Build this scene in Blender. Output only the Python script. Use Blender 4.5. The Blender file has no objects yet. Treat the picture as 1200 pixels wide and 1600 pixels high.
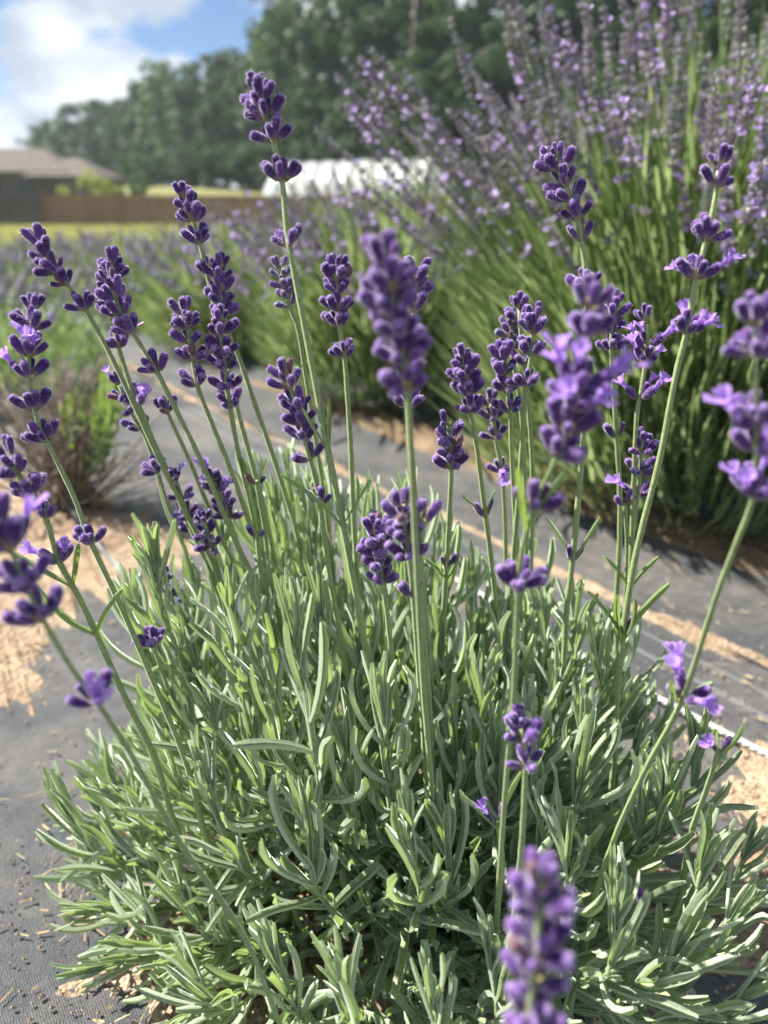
import bpy, math, random
import numpy as np
from mathutils import Matrix, Vector
from mathutils.bvhtree import BVHTree

R = math.radians
rng = np.random.default_rng(7)
random.seed(7)
scene = bpy.context.scene
COL = scene.collection

# ------------------------------------------------------------------ camera, sky, sun, exposure
CAM_H, PITCH, FPX = 0.45, R(20.9), 1202.0
cam_data = bpy.data.cameras.new('camera')
cam = bpy.data.objects.new('camera', cam_data)
COL.objects.link(cam)
cam.location = (0, 0, CAM_H)
cam.rotation_euler = (R(90) - PITCH, 0, 0)
cam_data.sensor_fit = 'VERTICAL'
cam_data.sensor_height = 36.0
cam_data.lens = 36.0 * FPX / 1600.0
cam_data.clip_start = 0.01
cam_data.clip_end = 6000
cam_data.dof.use_dof = True
cam_data.dof.focus_distance = 0.385
cam_data.dof.aperture_fstop = cam_data.lens / 4.3
scene.camera = cam

SUN_AZ = R(-68)            # measured from +Y (away from the camera), negative = towards the left
SUN_EL = R(49)
sun_dir = Vector((math.sin(SUN_AZ) * math.cos(SUN_EL), math.cos(SUN_AZ) * math.cos(SUN_EL), math.sin(SUN_EL)))

world = bpy.data.worlds.new('World')
scene.world = world
world.use_nodes = True


def build_world():
    nt = world.node_tree
    nt.nodes.clear()
    n = nt.nodes.new
    L = nt.links.new
    sky = n('ShaderNodeTexSky')
    sky.sky_type = 'NISHITA'
    sky.sun_disc = False
    sky.sun_elevation = SUN_EL
    sky.sun_rotation = SUN_AZ
    sky.air_density = 0.8
    sky.dust_density = 0.05
    sky.ozone_density = 5.0
    tc = n('ShaderNodeTexCoord')
    mp = n('ShaderNodeMapping')
    mp.inputs['Scale'].default_value = (1.0, 1.0, 1.8)
    mp.inputs['Location'].default_value = CLOUD_OFFSET
    L(tc.outputs['Generated'], mp.inputs['Vector'])
    nz = n('ShaderNodeTexNoise')
    nz.inputs['Scale'].default_value = 4.2
    nz.inputs['Detail'].default_value = 8
    nz.inputs['Roughness'].default_value = 0.52
    nz.inputs['Distortion'].default_value = 0.25
    L(mp.outputs[0], nz.inputs['Vector'])
    rp = n('ShaderNodeValToRGB')
    rp.color_ramp.elements[0].position = 0.485
    rp.color_ramp.elements[0].color = (0, 0, 0, 1)
    rp.color_ramp.elements[1].position = 0.555
    rp.color_ramp.elements[1].color = (1, 1, 1, 1)
    L(nz.outputs['Fac'], rp.inputs['Fac'])
    nz2 = n('ShaderNodeTexNoise')
    nz2.inputs['Scale'].default_value = 8.0
    nz2.inputs['Detail'].default_value = 6
    L(mp.outputs[0], nz2.inputs['Vector'])
    rp2 = n('ShaderNodeValToRGB')
    rp2.color_ramp.elements[0].position = 0.36
    rp2.color_ramp.elements[0].color = (4.4, 5.2, 6.2, 1)
    rp2.color_ramp.elements[1].position = 0.60
    rp2.color_ramp.elements[1].color = (9.2, 9.4, 9.6, 1)
    L(nz2.outputs['Fac'], rp2.inputs['Fac'])
    mx = n('ShaderNodeMix')
    mx.data_type = 'RGBA'
    L(rp.outputs['Color'], mx.inputs['Factor'])
    L(sky.outputs[0], mx.inputs[6])
    L(rp2.outputs['Color'], mx.inputs[7])
    bg = n('ShaderNodeBackground')
    bg.inputs['Strength'].default_value = 0.05
    L(mx.outputs[2], bg.inputs['Color'])
    out = n('ShaderNodeOutputWorld')
    L(bg.outputs[0], out.inputs['Surface'])


CLOUD_OFFSET = (6.43, 8.29, 3.55)
build_world()

sun_data = bpy.data.lights.new('sun', 'SUN')
sun_data.energy = 5.0
sun_data.angle = R(0.55)
sun_data.color = (1.0, 0.95, 0.86)
sun = bpy.data.objects.new('sun', sun_data)
COL.objects.link(sun)
sun.rotation_euler = (-sun_dir).to_track_quat('-Z', 'Y').to_euler()

scene.view_settings.view_transform = 'Standard'
scene.view_settings.look = 'None'
scene.view_settings.gamma = 1
scene.view_settings.use_curve_mapping = False
scene.view_settings.exposure = 1.4
scene.cycles.use_denoising = True
scene.cycles.max_bounces = 8
scene.cycles.transparent_max_bounces = 8
scene.cycles.volume_bounces = 0
scene.cycles.sample_clamp_indirect = 4.0

# ------------------------------------------------------------------ camera geometry: photograph pixel -> place
CA, SA = math.cos(PITCH), math.sin(PITCH)


def P(px, py, depth):
    a = (px - 600) / FPX
    b = (800 - py) / FPX
    return np.array([depth * a, depth * (CA + b * SA), CAM_H + depth * (-SA + b * CA)])


def at_forward(px, py, fwd):
    b = (800 - py) / FPX
    return P(px, py, fwd / (CA + b * SA))


def ground(px, py, z=0.0):
    b = (800 - py) / FPX
    return P(px, py, (CAM_H - z) / (SA - b * CA))


# ------------------------------------------------------------------ mesh helpers
def nrm(v):
    v = np.asarray(v, float)
    return v / (np.linalg.norm(v) + 1e-12)


def make_mesh(name, V, F, mats, midx=None, smooth=True, attrs=None):
    """V (n,3); F list of arrays (m,3) or (m,4); midx list of arrays aligned with F"""
    me = bpy.data.meshes.new(name)
    V = np.asarray(V, np.float32)
    me.vertices.add(len(V))
    me.vertices.foreach_set('co', V.ravel())
    F = [np.asarray(f, np.int32) for f in F if len(f)]
    loops = np.concatenate([f.ravel() for f in F])
    tot = np.concatenate([np.full(len(f), f.shape[1], np.int32) for f in F])
    start = np.concatenate([[0], np.cumsum(tot)[:-1]]).astype(np.int32)
    me.loops.add(len(loops))
    me.loops.foreach_set('vertex_index', loops)
    me.polygons.add(len(tot))
    me.polygons.foreach_set('loop_start', start)
    me.polygons.foreach_set('loop_total', tot)
    if midx is not None:
        me.polygons.foreach_set('material_index', np.concatenate([np.asarray(m, np.int32) for m in midx]))
    me.polygons.foreach_set('use_smooth', np.full(len(tot), smooth, bool))
    if attrs:
        for k, a in attrs.items():
            at = me.attributes.new(k, 'FLOAT', 'POINT')
            at.data.foreach_set('value', np.asarray(a, np.float32))
    for m in mats:
        me.materials.append(m)
    me.update(calc_edges=True)
    me.validate()
    return me


class MB:
    """collects pieces into one mesh"""

    def __init__(self):
        self.V, self.Q, self.T, self.qm, self.tm, self.A, self.n = [], [], [], [], [], [], 0

    def add(self, V, Q=None, T=None, mat=0, a=None):
        V = np.asarray(V, float)
        if Q is not None and len(Q):
            self.Q.append(np.asarray(Q, int) + self.n)
            self.qm.append(np.full(len(Q), mat))
        if T is not None and len(T):
            self.T.append(np.asarray(T, int) + self.n)
            self.tm.append(np.full(len(T), mat))
        self.V.append(V)
        self.A.append(np.zeros(len(V)) if a is None else np.asarray(a, float))
        self.n += len(V)

    def inst(self, base, Ms, mat=0):
        """base = (V,Q,T,a); Ms (k,4,4)"""
        V, Q, T, a = base
        Ms = np.asarray(Ms)
        k, m = len(Ms), len(V)
        if k == 0:
            return
        W = np.einsum('kij,mj->kmi', Ms[:, :3, :3], V) + Ms[:, None, :3, 3]
        off = (np.arange(k) * m)[:, None, None]
        self.add(W.reshape(-1, 3),
                 (Q[None] + off).reshape(-1, 4) if Q is not None and len(Q) else None,
                 (T[None] + off).reshape(-1, 3) if T is not None and len(T) else None, mat, np.tile(a, k))

    def tube(self, pts, rad, seg=6, mat=0, cap=True, ridge=0.0):
        pts = np.asarray(pts, float)
        n = len(pts)
        rad = np.broadcast_to(np.asarray(rad, float), (n,))
        tang = np.gradient(pts, axis=0)
        tang /= np.linalg.norm(tang, axis=1)[:, None] + 1e-12
        up = np.array([0, 0, 1.0]) if abs(tang[0][2]) < 0.9 else np.array([1.0, 0, 0])
        x = nrm(np.cross(up, tang[0]))
        rings = []
        ang = np.arange(seg) / seg * 2 * math.pi
        rg = (1 + ridge * np.where(np.arange(seg) % 2 == 0, 1, -1))[:, None]
        for i in range(n):
            x = nrm(x - tang[i] * np.dot(x, tang[i]))
            y = np.cross(tang[i], x)
            rings.append(pts[i] + rad[i] * rg * (np.cos(ang)[:, None] * x + np.sin(ang)[:, None] * y))
        V = np.concatenate(rings)
        i, j = np.meshgrid(np.arange(n - 1), np.arange(seg), indexing='ij')
        j2 = (j + 1) % seg
        Q = np.stack([i * seg + j, i * seg + j2, (i + 1) * seg + j2, (i + 1) * seg + j], -1).reshape(-1, 4)
        T = []
        if cap:
            V = np.concatenate([V, pts[:1], pts[-1:]])
            b, t = n * seg, n * seg + 1
            for k in range(seg):
                T.append((b, (k + 1) % seg, k))
                T.append((t, (n - 1) * seg + k, (n - 1) * seg + (k + 1) % seg))
        self.add(V, Q, T, mat, np.repeat(np.linspace(0, 1, n), seg).tolist() + ([0, 1] if cap else []))

    def box(self, lo, hi, mat=0, M=None):
        x0, y0, z0 = lo
        x1, y1, z1 = hi
        V = np.array([(x0, y0, z0), (x1, y0, z0), (x1, y1, z0), (x0, y1, z0), (x0, y0, z1), (x1, y0, z1), (x1, y1, z1), (x0, y1, z1)], float)
        if M is not None:
            V = V @ M[:3, :3].T + M[:3, 3]
        Q = [(0, 3, 2, 1), (4, 5, 6, 7), (0, 1, 5, 4), (1, 2, 6, 5), (2, 3, 7, 6), (3, 0, 4, 7)]
        self.add(V, Q, None, mat)

    def mesh(self, name, mats, smooth=True, attr=None):
        F, m = [], []
        if self.Q:
            F.append(np.concatenate(self.Q)); m.append(np.concatenate(self.qm))
        if self.T:
            F.append(np.concatenate(self.T)); m.append(np.concatenate(self.tm))
        return make_mesh(name, np.concatenate(self.V), F, mats, m, smooth, {attr: np.concatenate(self.A)} if attr else None)


def link(name, me, parent=None, loc=None):
    o = bpy.data.objects.new(name, me)
    COL.objects.link(o)
    if loc is not None:
        o.location = loc
    if parent is not None:
        o.parent = parent
    return o


def world_child(o, parent, root_loc):
    """child whose coordinates are given in world space under an Empty that only has a location"""
    o.parent = parent
    if root_loc is not None:
        o.matrix_parent_inverse = Matrix.Translation(-Vector(root_loc))
    return o


def tag(o, label=None, cat=None, group=None, kind=None):
    if label: o['label'] = label
    if cat: o['category'] = cat
    if group: o['group'] = group
    if kind: o['kind'] = kind
    return o


def empty(name, loc, rz=0):
    o = bpy.data.objects.new(name, None)
    COL.objects.link(o)
    o.location = loc
    o.rotation_euler = (0, 0, rz)
    o.empty_display_size = 0.05
    return o


def spline(pts, n):
    """Catmull-Rom through pts, n samples, about even in length"""
    p = np.asarray(pts, float)
    p = np.concatenate([[2 * p[0] - p[1]], p, [2 * p[-1] - p[-2]]])
    out = []
    for i in range(1, len(p) - 2):
        for t in np.linspace(0, 1, 12, endpoint=False):
            a, b, c, d = p[i - 1:i + 3]
            out.append(0.5 * ((2 * b) + (-a + c) * t + (2 * a - 5 * b + 4 * c - d) * t * t + (-a + 3 * b - 3 * c + d) * t ** 3))
    out.append(p[-2])
    out = np.array(out)
    s = np.concatenate([[0], np.cumsum(np.linalg.norm(np.diff(out, axis=0), axis=1))])
    q = np.linspace(0, s[-1], n)
    return np.stack([np.interp(q, s, out[:, k]) for k in range(3)], 1)


def frame(x, y, z, p):
    M = np.eye(4)
    M[:3, 0], M[:3, 1], M[:3, 2], M[:3, 3] = x, y, z, p
    return M


# ------------------------------------------------------------------ materials
class NT:
    def __init__(self, name):
        self.m = bpy.data.materials.new(name)
        self.m.use_nodes = True
        self.t = self.m.node_tree
        self.t.nodes.clear()
        self.out = self.t.nodes.new('ShaderNodeOutputMaterial')

    def n(self, typ, **kw):
        nd = self.t.nodes.new('ShaderNode' + typ)
        for k, v in kw.items():
            if k.startswith('_'):
                setattr(nd, k[1:], v)
            else:
                s = nd.inputs[k.replace('__', ' ')] if not k.startswith('i') or not k[1:].isdigit() else nd.inputs[int(k[1:])]
                if hasattr(v, 'is_output'):
                    self.t.links.new(v, s)
                else:
                    s.default_value = v
        return nd

    def ramp(self, fac, stops):
        nd = self.t.nodes.new('ShaderNodeValToRGB')
        self.t.links.new(fac, nd.inputs[0])
        el = nd.color_ramp.elements
        while len(el) < len(stops):
            el.new(0.5)
        for e, (p, c) in zip(el, stops):
            e.position = p
            e.color = (*c, 1) if len(c) == 3 else c
        return nd.outputs[0]

    def mixc(self, f, a, b, mode='MIX'):
        nd = self.t.nodes.new('ShaderNodeMix')
        nd.data_type = 'RGBA'
        nd.blend_type = mode
        for s, v in ((nd.inputs[0], f), (nd.inputs[6], a), (nd.inputs[7], b)):
            if hasattr(v, 'is_output'):
                self.t.links.new(v, s)
            else:
                s.default_value = v if not isinstance(v, tuple) or len(v) == 4 else (*v, 1)
        return nd.outputs[2]

    def math(self, op, a, b=0.0):
        nd = self.t.nodes.new('ShaderNodeMath')
        nd.operation = op
        for s, v in ((nd.inputs[0], a), (nd.inputs[1], b)):
            if hasattr(v, 'is_output'):
                self.t.links.new(v, s)
            else:
                s.default_value = v
        return nd.outputs[0]

    def rnd(self):
        g = self.n('NewGeometry').outputs['Random Per Island']
        o = self.n('ObjectInfo').outputs['Random']
        return self.math('FRACT', self.math('ADD', g, o))

    def noise(self, scale, detail=3, vec=None, rough=0.55, coord='Object'):
        nd = self.n('TexNoise', Scale=scale, Detail=detail, Roughness=rough)
        if vec is None:
            vec = self.n('TexCoord').outputs[coord]
        self.t.links.new(vec, nd.inputs['Vector'])
        return nd.outputs['Fac']

    def bump(self, h, strength=0.3, dist=0.001):
        return self.n('Bump', Height=h, Strength=strength, Distance=dist).outputs[0]

    def surf(self, s):
        self.t.links.new(s, self.out.inputs['Surface'])
        return self.m

    def principled(self, col, rough=0.6, normal=None, sheen=0.0, sheen_tint=None, spec=0.4, sheen_rough=0.4):
        kw = dict(Roughness=rough)
        p = self.n('BsdfPrincipled', **kw)
        p.inputs['Specular IOR Level'].default_value = spec
        if hasattr(col, 'is_output'):
            self.t.links.new(col, p.inputs['Base Color'])
        else:
            p.inputs['Base Color'].default_value = (*col, 1)
        if normal is not None:
            self.t.links.new(normal, p.inputs['Normal'])
        p.inputs['Sheen Weight'].default_value = sheen
        p.inputs['Sheen Roughness'].default_value = sheen_rough
        if sheen_tint:
            p.inputs['Sheen Tint'].default_value = (*sheen_tint, 1)
        return p

    def leafy(self, p, trans_col, f):
        tr = self.n('BsdfTranslucent')
        if hasattr(trans_col, 'is_output'):
            self.t.links.new(trans_col, tr.inputs['Color'])
        else:
            tr.inputs['Color'].default_value = (*trans_col, 1)
        ms = self.n('MixShader', i0=f, i1=p.outputs[0], i2=tr.outputs[0])
        return self.surf(ms.outputs[0])


def m_leaf(name, c0, c1, tr, sheen=0.35, f=0.34):
    t = NT(name)
    r = t.rnd()
    col = t.ramp(r, [(0.0, c0), (0.35, tuple(0.75 * a + 0.25 * b for a, b in zip(c0, c1))), (0.85, c1), (0.96, tuple(0.5 * (a + b) for a, b in zip(c0, c1))), (1.0, (0.34, 0.30, 0.12))])
    geo = t.n('NewGeometry')
    nz = t.noise(900, 3, geo.outputs['Position'])
    col = t.mixc(0.35, col, t.ramp(nz, [(0.3, tuple(0.72 * a for a in c0)), (0.7, tuple(min(1, 1.35 * a) for a in c1))]))
    edge = t.n('Attribute', _attribute_name='g').outputs['Fac']      # felted, rolled margins are paler
    col = t.mixc(t.ramp(edge, [(0.45, (0, 0, 0)), (0.94, (0.62, 0.62, 0.62))]), col, (0.58, 0.64, 0.52))
    p = t.principled(col, 0.42, t.bump(nz, 0.35, 0.0004), sheen, (0.92, 1.0, 0.88), 0.5, 0.3)
    return t.leafy(p, tr, f)


def m_simple_leaf(name, c0, c1, tr, f=0.3, rough=0.6):
    t = NT(name)
    col = t.ramp(t.rnd(), [(0, c0), (1, c1)])
    return t.leafy(t.principled(col, rough, None, 0.0, None, 0.3), tr, f)


def m_plain(name, c0, c1, scale=30, rough=0.7, bump=0.3, bd=0.002, sheen=0.0, spec=0.35, tint=None):
    t = NT(name)
    nz = t.noise(scale, 4)
    col = t.ramp(nz, [(0.3, c0), (0.7, c1)])
    return t.surf(t.principled(col, rough, t.bump(nz, bump, bd), sheen, tint, spec).outputs[0])


def m_bud(name, base, mid, tip, tipl, sheen=0.55):
    t = NT(name)
    g = t.n('Attribute', _attribute_name='g').outputs['Fac']
    r = t.rnd()
    c = t.ramp(g, [(0.0, base), (0.10, base), (0.30, mid), (0.60, tip), (0.86, tip), (1.0, tipl)])
    c = t.mixc(t.ramp(r, [(0.0, (0, 0, 0)), (0.5, (0.16, 0.16, 0.16)), (1.0, (0.85, 0.85, 0.85))]), c, (0.175, 0.085, 0.300))
    c = t.mixc(t.math('MULTIPLY', t.math('GREATER_THAN', r, 0.98), 0.8), c, (0.20, 0.115, 0.075))      # a few spent, browned ones
    hair = t.math('GREATER_THAN', g, 1.5)
    geo = t.n('NewGeometry')
    nz = t.noise(2600, 2, geo.outputs['Position'])
    c = t.mixc(0.5, c, t.ramp(nz, [(0.35, (0.55, 0.55, 0.55)), (0.7, (1.6, 1.5, 1.7))]), 'MULTIPLY')
    c = t.mixc(hair, c, (0.70, 0.62, 0.84))
    p = t.principled(c, 0.9, t.bump(nz, 0.6, 0.0004), sheen, (0.80, 0.72, 1.0), 0.06, 0.3)
    return t.leafy(p, t.mixc(hair, (0.24, 0.08, 0.45), (0.78, 0.70, 0.92)), t.math('ADD', 0.12, t.math('MULTIPLY', hair, 0.4)))


M = {}
M['leaf'] = m_leaf('lavender_leaf', (0.100, 0.165, 0.068), (0.415, 0.480, 0.355), (0.47, 0.65, 0.16), 1.0, 0.30)
M['leaf_young'] = m_leaf('young_leaf', (0.17, 0.25, 0.11), (0.24, 0.33, 0.15), (0.40, 0.58, 0.09), 0.25)
M['stalk'] = m_plain('stalk_green', (0.200, 0.270, 0.105), (0.320, 0.390, 0.180), 500, 0.55, 0.5, 0.0004, 0.3, 0.35, (0.9, 1, 0.8))
M['shoot'] = m_plain('shoot_green', (0.22, 0.29, 0.13), (0.33, 0.39, 0.20), 500, 0.6, 0.4, 0.0004, 0.3)
M['bud'] = m_bud('flower_bud', (0.30, 0.29, 0.19), (0.110, 0.075, 0.190), (0.062, 0.027, 0.130), (0.32, 0.22, 0.48), 1.0)
M['bud_young'] = m_bud('young_flower_bud', (0.30, 0.34, 0.22), (0.22, 0.22, 0.24), (0.12, 0.09, 0.22), (0.40, 0.38, 0.42))
_t = NT('flower_petal')
M['petal'] = _t.leafy(_t.principled(_t.ramp(_t.rnd(), [(0, (0.38, 0.22, 0.66)), (1, (0.52, 0.34, 0.78))]), 0.6, None, 0.2, (0.9, 0.8, 1), 0.2), (0.58, 0.36, 0.88), 0.45)
M['bract'] = m_plain('bract_brown', (0.20, 0.16, 0.07), (0.34, 0.33, 0.15), 600, 0.75, 0.3, 0.0003)
M['wood'] = m_plain('woody_stem', (0.075, 0.055, 0.038), (0.19, 0.15, 0.11), 220, 0.85, 0.8, 0.0015)
M['dry'] = m_simple_leaf('dry_leaf', (0.30, 0.24, 0.15), (0.52, 0.45, 0.33), (0.4, 0.3, 0.15), 0.15)
M['bstem'] = m_simple_leaf('bush_stem', (0.195, 0.270, 0.105), (0.350, 0.430, 0.220), (0.48, 0.60, 0.25), 0.44)
M['bspike'] = m_simple_leaf('bush_calyx', (0.270, 0.245, 0.305), (0.500, 0.480, 0.480), (0.54, 0.50, 0.58), 0.42, 0.8)
M['bpetal'] = m_simple_leaf('bush_petal', (0.46, 0.34, 0.66), (0.62, 0.49, 0.78), (0.62, 0.48, 0.84), 0.4)
M['bleaf'] = m_simple_leaf('bush_leaf', (0.120, 0.170, 0.075), (0.270, 0.335, 0.175), (0.40, 0.52, 0.17), 0.38)
M['gleaf'] = m_simple_leaf('grey_bush_leaf', (0.20, 0.26, 0.14), (0.36, 0.42, 0.25), (0.38, 0.55, 0.15), 0.35)
M['twig'] = m_plain('dry_twig', (0.15, 0.12, 0.095), (0.33, 0.27, 0.215), 120, 0.9, 0.4, 0.001)
M['tree_leaf'] = m_simple_leaf('tree_leaf', (0.014, 0.036, 0.020), (0.042, 0.080, 0.034), (0.08, 0.16, 0.04), 0.22, 0.5)
M['tree_leaf2'] = m_simple_leaf('tree_leaf_light', (0.028, 0.066, 0.022), (0.065, 0.120, 0.034), (0.13, 0.25, 0.04), 0.25, 0.5)
M['olive_leaf'] = m_simple_leaf('olive_leaf', (0.22, 0.27, 0.08), (0.34, 0.38, 0.14), (0.4, 0.48, 0.10), 0.3)
M['bark'] = m_plain('bark', (0.05, 0.04, 0.03), (0.12, 0.10, 0.08), 4, 0.9, 0.8, 0.03)


# ---- fixed layout: the two planting rows run away to the left
U = np.array([-0.573, 0.8195, 0.0])          # along the rows
W_ = np.array([0.8195, 0.573, 0.0])          # across the rows


def uw(u, w, z=0.0):
    return U * u + W_ * w + np.array([0, 0, z])


def m_fabric():
    t = NT('woven_ground_cloth')
    oc = t.n('TexCoord').outputs['Object']
    sx = t.n('SeparateXYZ', Vector=oc)
    w1 = t.n('TexWave', _wave_type='BANDS', _bands_direction='X', Scale=210.0, Distortion=1.5, Vector=oc)
    w2 = t.n('TexWave', _wave_type='BANDS', _bands_direction='Y', Scale=210.0, Distortion=1.5, Vector=oc)
    h = t.math('MULTIPLY', w1.outputs['Fac'], w2.outputs['Fac'])
    big = t.noise(5.5, 6, oc, 0.62)
    mid = t.noise(38, 5, oc, 0.7)
    fine = t.noise(700, 2, oc)
    c = t.ramp(mid, [(0.25, (0.040, 0.043, 0.049)), (0.75, (0.085, 0.089, 0.098))])
    c = t.mixc(t.math('MULTIPLY', h, 0.5), c, (0.19, 0.20, 0.215))
    # sandy dust lying on the cloth
    dust = t.ramp(t.math('ADD', t.math('MULTIPLY', big, 0.75), t.math('MULTIPLY', mid, 0.25)), [(0.45, (0, 0, 0)), (0.68, (1, 1, 1))])
    c = t.mixc(t.math('MULTIPLY', dust, 0.5), c, (0.29, 0.26, 0.22))
    # pale printed guide lines along the cloth
    lines = None
    y = sx.outputs['Y']
    for w, hw in ((0.655, 0.004), (0.692, 0.0025), (0.30 - 0.74, 0.003), (1.12, 0.003)):
        d = t.math('ABSOLUTE', t.math('SUBTRACT', y, w))
        m = t.math('LESS_THAN', d, hw)
        lines = m if lines is None else t.math('MAXIMUM', lines, m)
    c = t.mixc(t.math('MULTIPLY', lines, 0.22), c, (0.52, 0.54, 0.56))
    # worn, glinting threads
    gl = t.ramp(fine, [(0.56, (0.55, 0.55, 0.55)), (0.68, (0.16, 0.16, 0.16))])
    hb = t.math('ADD', h, t.math('MULTIPLY', fine, 1.3))
    p = t.principled(c, 0.5, t.bump(hb, 0.9, 0.0012), 0.0, None, 0.55)
    t.t.links.new(gl, p.inputs['Roughness'])
    return t.surf(p.outputs[0])


def m_soil(name, a, b, c):
    t = NT(name)
    oc = t.n('TexCoord').outputs['Object']
    n1 = t.noise(9, 6, oc, 0.65)
    n2 = t.noise(130, 5, oc, 0.7)
    vo = t.n('TexVoronoi', Scale=260.0, Vector=oc)
    col = t.ramp(n1, [(0.3, a), (0.55, b), (0.75, c)])
    col = t.mixc(0.6, col, t.ramp(n2, [(0.3, (0.5, 0.5, 0.5)), (0.72, (1.5, 1.5, 1.5))]), 'MULTIPLY')
    col = t.mixc(0.35, col, t.ramp(vo.outputs['Distance'], [(0.0, (0.6, 0.6, 0.6)), (0.5, (1.3, 1.3, 1.3))]), 'MULTIPLY')
    h = t.math('ADD', n2, vo.outputs['Distance'])
    return t.surf(t.principled(col, 0.9, t.bump(h, 0.8, 0.004), 0, None, 0.2).outputs[0])


M['fabric'] = m_fabric()
M['sand'] = m_soil('sandy_soil', (0.24, 0.165, 0.108), (0.345, 0.262, 0.182), (0.43, 0.35, 0.26))
M['soil'] = m_soil('field_soil', (0.12, 0.085, 0.055), (0.22, 0.16, 0.10), (0.30, 0.23, 0.15))
M['straw'] = m_simple_leaf('straw', (0.34, 0.24, 0.12), (0.62, 0.50, 0.31), (0.5, 0.4, 0.2), 0.15)
M['rope'] = m_plain('white_rope', (0.34, 0.34, 0.34), (0.54, 0.54, 0.53), 900, 0.6, 0.5, 0.0006)
M['hose'] = m_plain('pale_hose', (0.22, 0.22, 0.22), (0.34, 0.34, 0.33), 300, 0.5, 0.2, 0.0006)


def m_terrain():
    t = NT('terrain')
    geo = t.n('NewGeometry')
    sx = t.n('SeparateXYZ', Vector=geo.outputs['Position'])
    n1 = t.noise(0.35, 5, geo.outputs['Position'], 0.6)
    n2 = t.noise(60, 4, geo.outputs['Position'], 0.65)
    soil = t.ramp(n2, [(0.3, (0.14, 0.10, 0.065)), (0.7, (0.30, 0.23, 0.15))])
    lawn = t.ramp(n1, [(0.3, (0.150, 0.170, 0.042)), (0.7, (0.245, 0.235, 0.075))])
    meadow = t.ramp(n1, [(0.3, (0.15, 0.16, 0.06)), (0.7, (0.24, 0.23, 0.10))])
    yy = t.math('ADD', sx.outputs['Y'], t.math('MULTIPLY', n1, 2.0))
    f1 = t.ramp(t.math('DIVIDE', yy, 100.0), [(0.088, (0, 0, 0)), (0.094, (1, 1, 1))])
    f2 = t.ramp(t.math('DIVIDE', yy, 100.0), [(0.545, (0, 0, 0)), (0.56, (1, 1, 1))])
    c = t.mixc(f2, t.mixc(f1, soil, lawn), meadow)
    return t.surf(t.principled(c, 0.95, t.bump(n2, 0.7, 0.01), 0, None, 0.1).outputs[0])


M['terrain'] = m_terrain()


def m_boards(name, a, b):
    t = NT(name)
    oc = t.n('TexCoord').outputs['Object']
    mp = t.n('Mapping', Vector=oc, Scale=(7.0, 7.0, 0.6))
    nz = t.noise(1.5, 4, mp.outputs[0], 0.6)
    r = t.rnd()
    c = t.mixc(0.5, t.ramp(nz, [(0.3, a), (0.7, b)]), t.ramp(r, [(0, a), (1, b)]))
    return t.surf(t.principled(c, 0.85, t.bump(nz, 0.4, 0.004), 0, None, 0.2).outputs[0])


M['red_wood'] = m_boards('cedar_board', (0.19, 0.115, 0.080), (0.29, 0.185, 0.130))
M['grey_wood'] = m_boards('weathered_board', (0.065, 0.062, 0.066), (0.125, 0.118, 0.118))
M['roof'] = m_plain('roof_shingle', (0.080, 0.066, 0.060), (0.135, 0.112, 0.100), 2.5, 0.9, 0.5, 0.02)
M['siding'] = m_plain('grey_siding', (0.070, 0.068, 0.070), (0.105, 0.10, 0.10), 1.2, 0.8, 0.2, 0.01)
M['window'] = m_plain('window_glass', (0.02, 0.025, 0.03), (0.03, 0.035, 0.04), 1, 0.08, 0.0, 0.01)
M['white_trim'] = m_plain('white_trim', (0.62, 0.62, 0.60), (0.72, 0.72, 0.70), 3, 0.6, 0.1, 0.01)
_t = NT('greenhouse_film')
M['film'] = _t.leafy(_t.principled(_t.ramp(_t.noise(0.6, 4), [(0.3, (0.66, 0.70, 0.72)), (0.7, (0.80, 0.82, 0.82))]), 0.35, None, 0, None, 0.5), (0.85, 0.87, 0.86), 0.5)
M['metal'] = m_plain('galvanised_tube', (0.20, 0.21, 0.22), (0.3, 0.3, 0.3), 8, 0.4, 0.1, 0.01)


# ------------------------------------------------------------------ shared small shapes
def leaf_shape(bend, twist=0.0, seg=6, narrow=1.0):
    ys = np.linspace(0, 1, seg + 1)
    wp = np.interp(ys, [0, 0.12, 0.35, 0.7, 0.88, 0.96, 1.0], [0.62, 0.78, 0.94, 1.0, 0.98, 0.86, 0.52]) * narrow
    cx = np.array([-0.94, -0.80, 0.0, 0.80, 0.94])
    cz = np.array([-0.75, 0.32, -0.06, 0.32, -0.75])
    V = []
    # arc: direction angle changes with y
    ang = np.array([bend(y) for y in ys])
    py = np.concatenate([[0], np.cumsum(np.cos(0.5 * (ang[1:] + ang[:-1])) * np.diff(ys))])
    pz = np.concatenate([[0], np.cumsum(np.sin(0.5 * (ang[1:] + ang[:-1])) * np.diff(ys))])
    for i, y in enumerate(ys):
        c, s = math.cos(twist * y), math.sin(twist * y)
        for a, b in zip(cx, cz):
            x = a * 0.5 * wp[i]
            z = b * 0.050 * wp[i]
            # x is measured in leaf widths; the twist mixes x and z with the usual width:length of 0.1
            xx = x * c - (z / 0.1) * s
            zz = z * c + (x * 0.1) * s
            V.append((xx, py[i] - math.sin(ang[i]) * zz, pz[i] + math.cos(ang[i]) * zz))
    Q = []
    for i in range(seg):
        for k in range(4):
            a = i * 5 + k
            Q.append((a, a + 1, a + 6, a + 5))
    V = np.array(V)
    return V, np.array(Q), None, np.tile(np.abs(cx), seg + 1)


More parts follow.
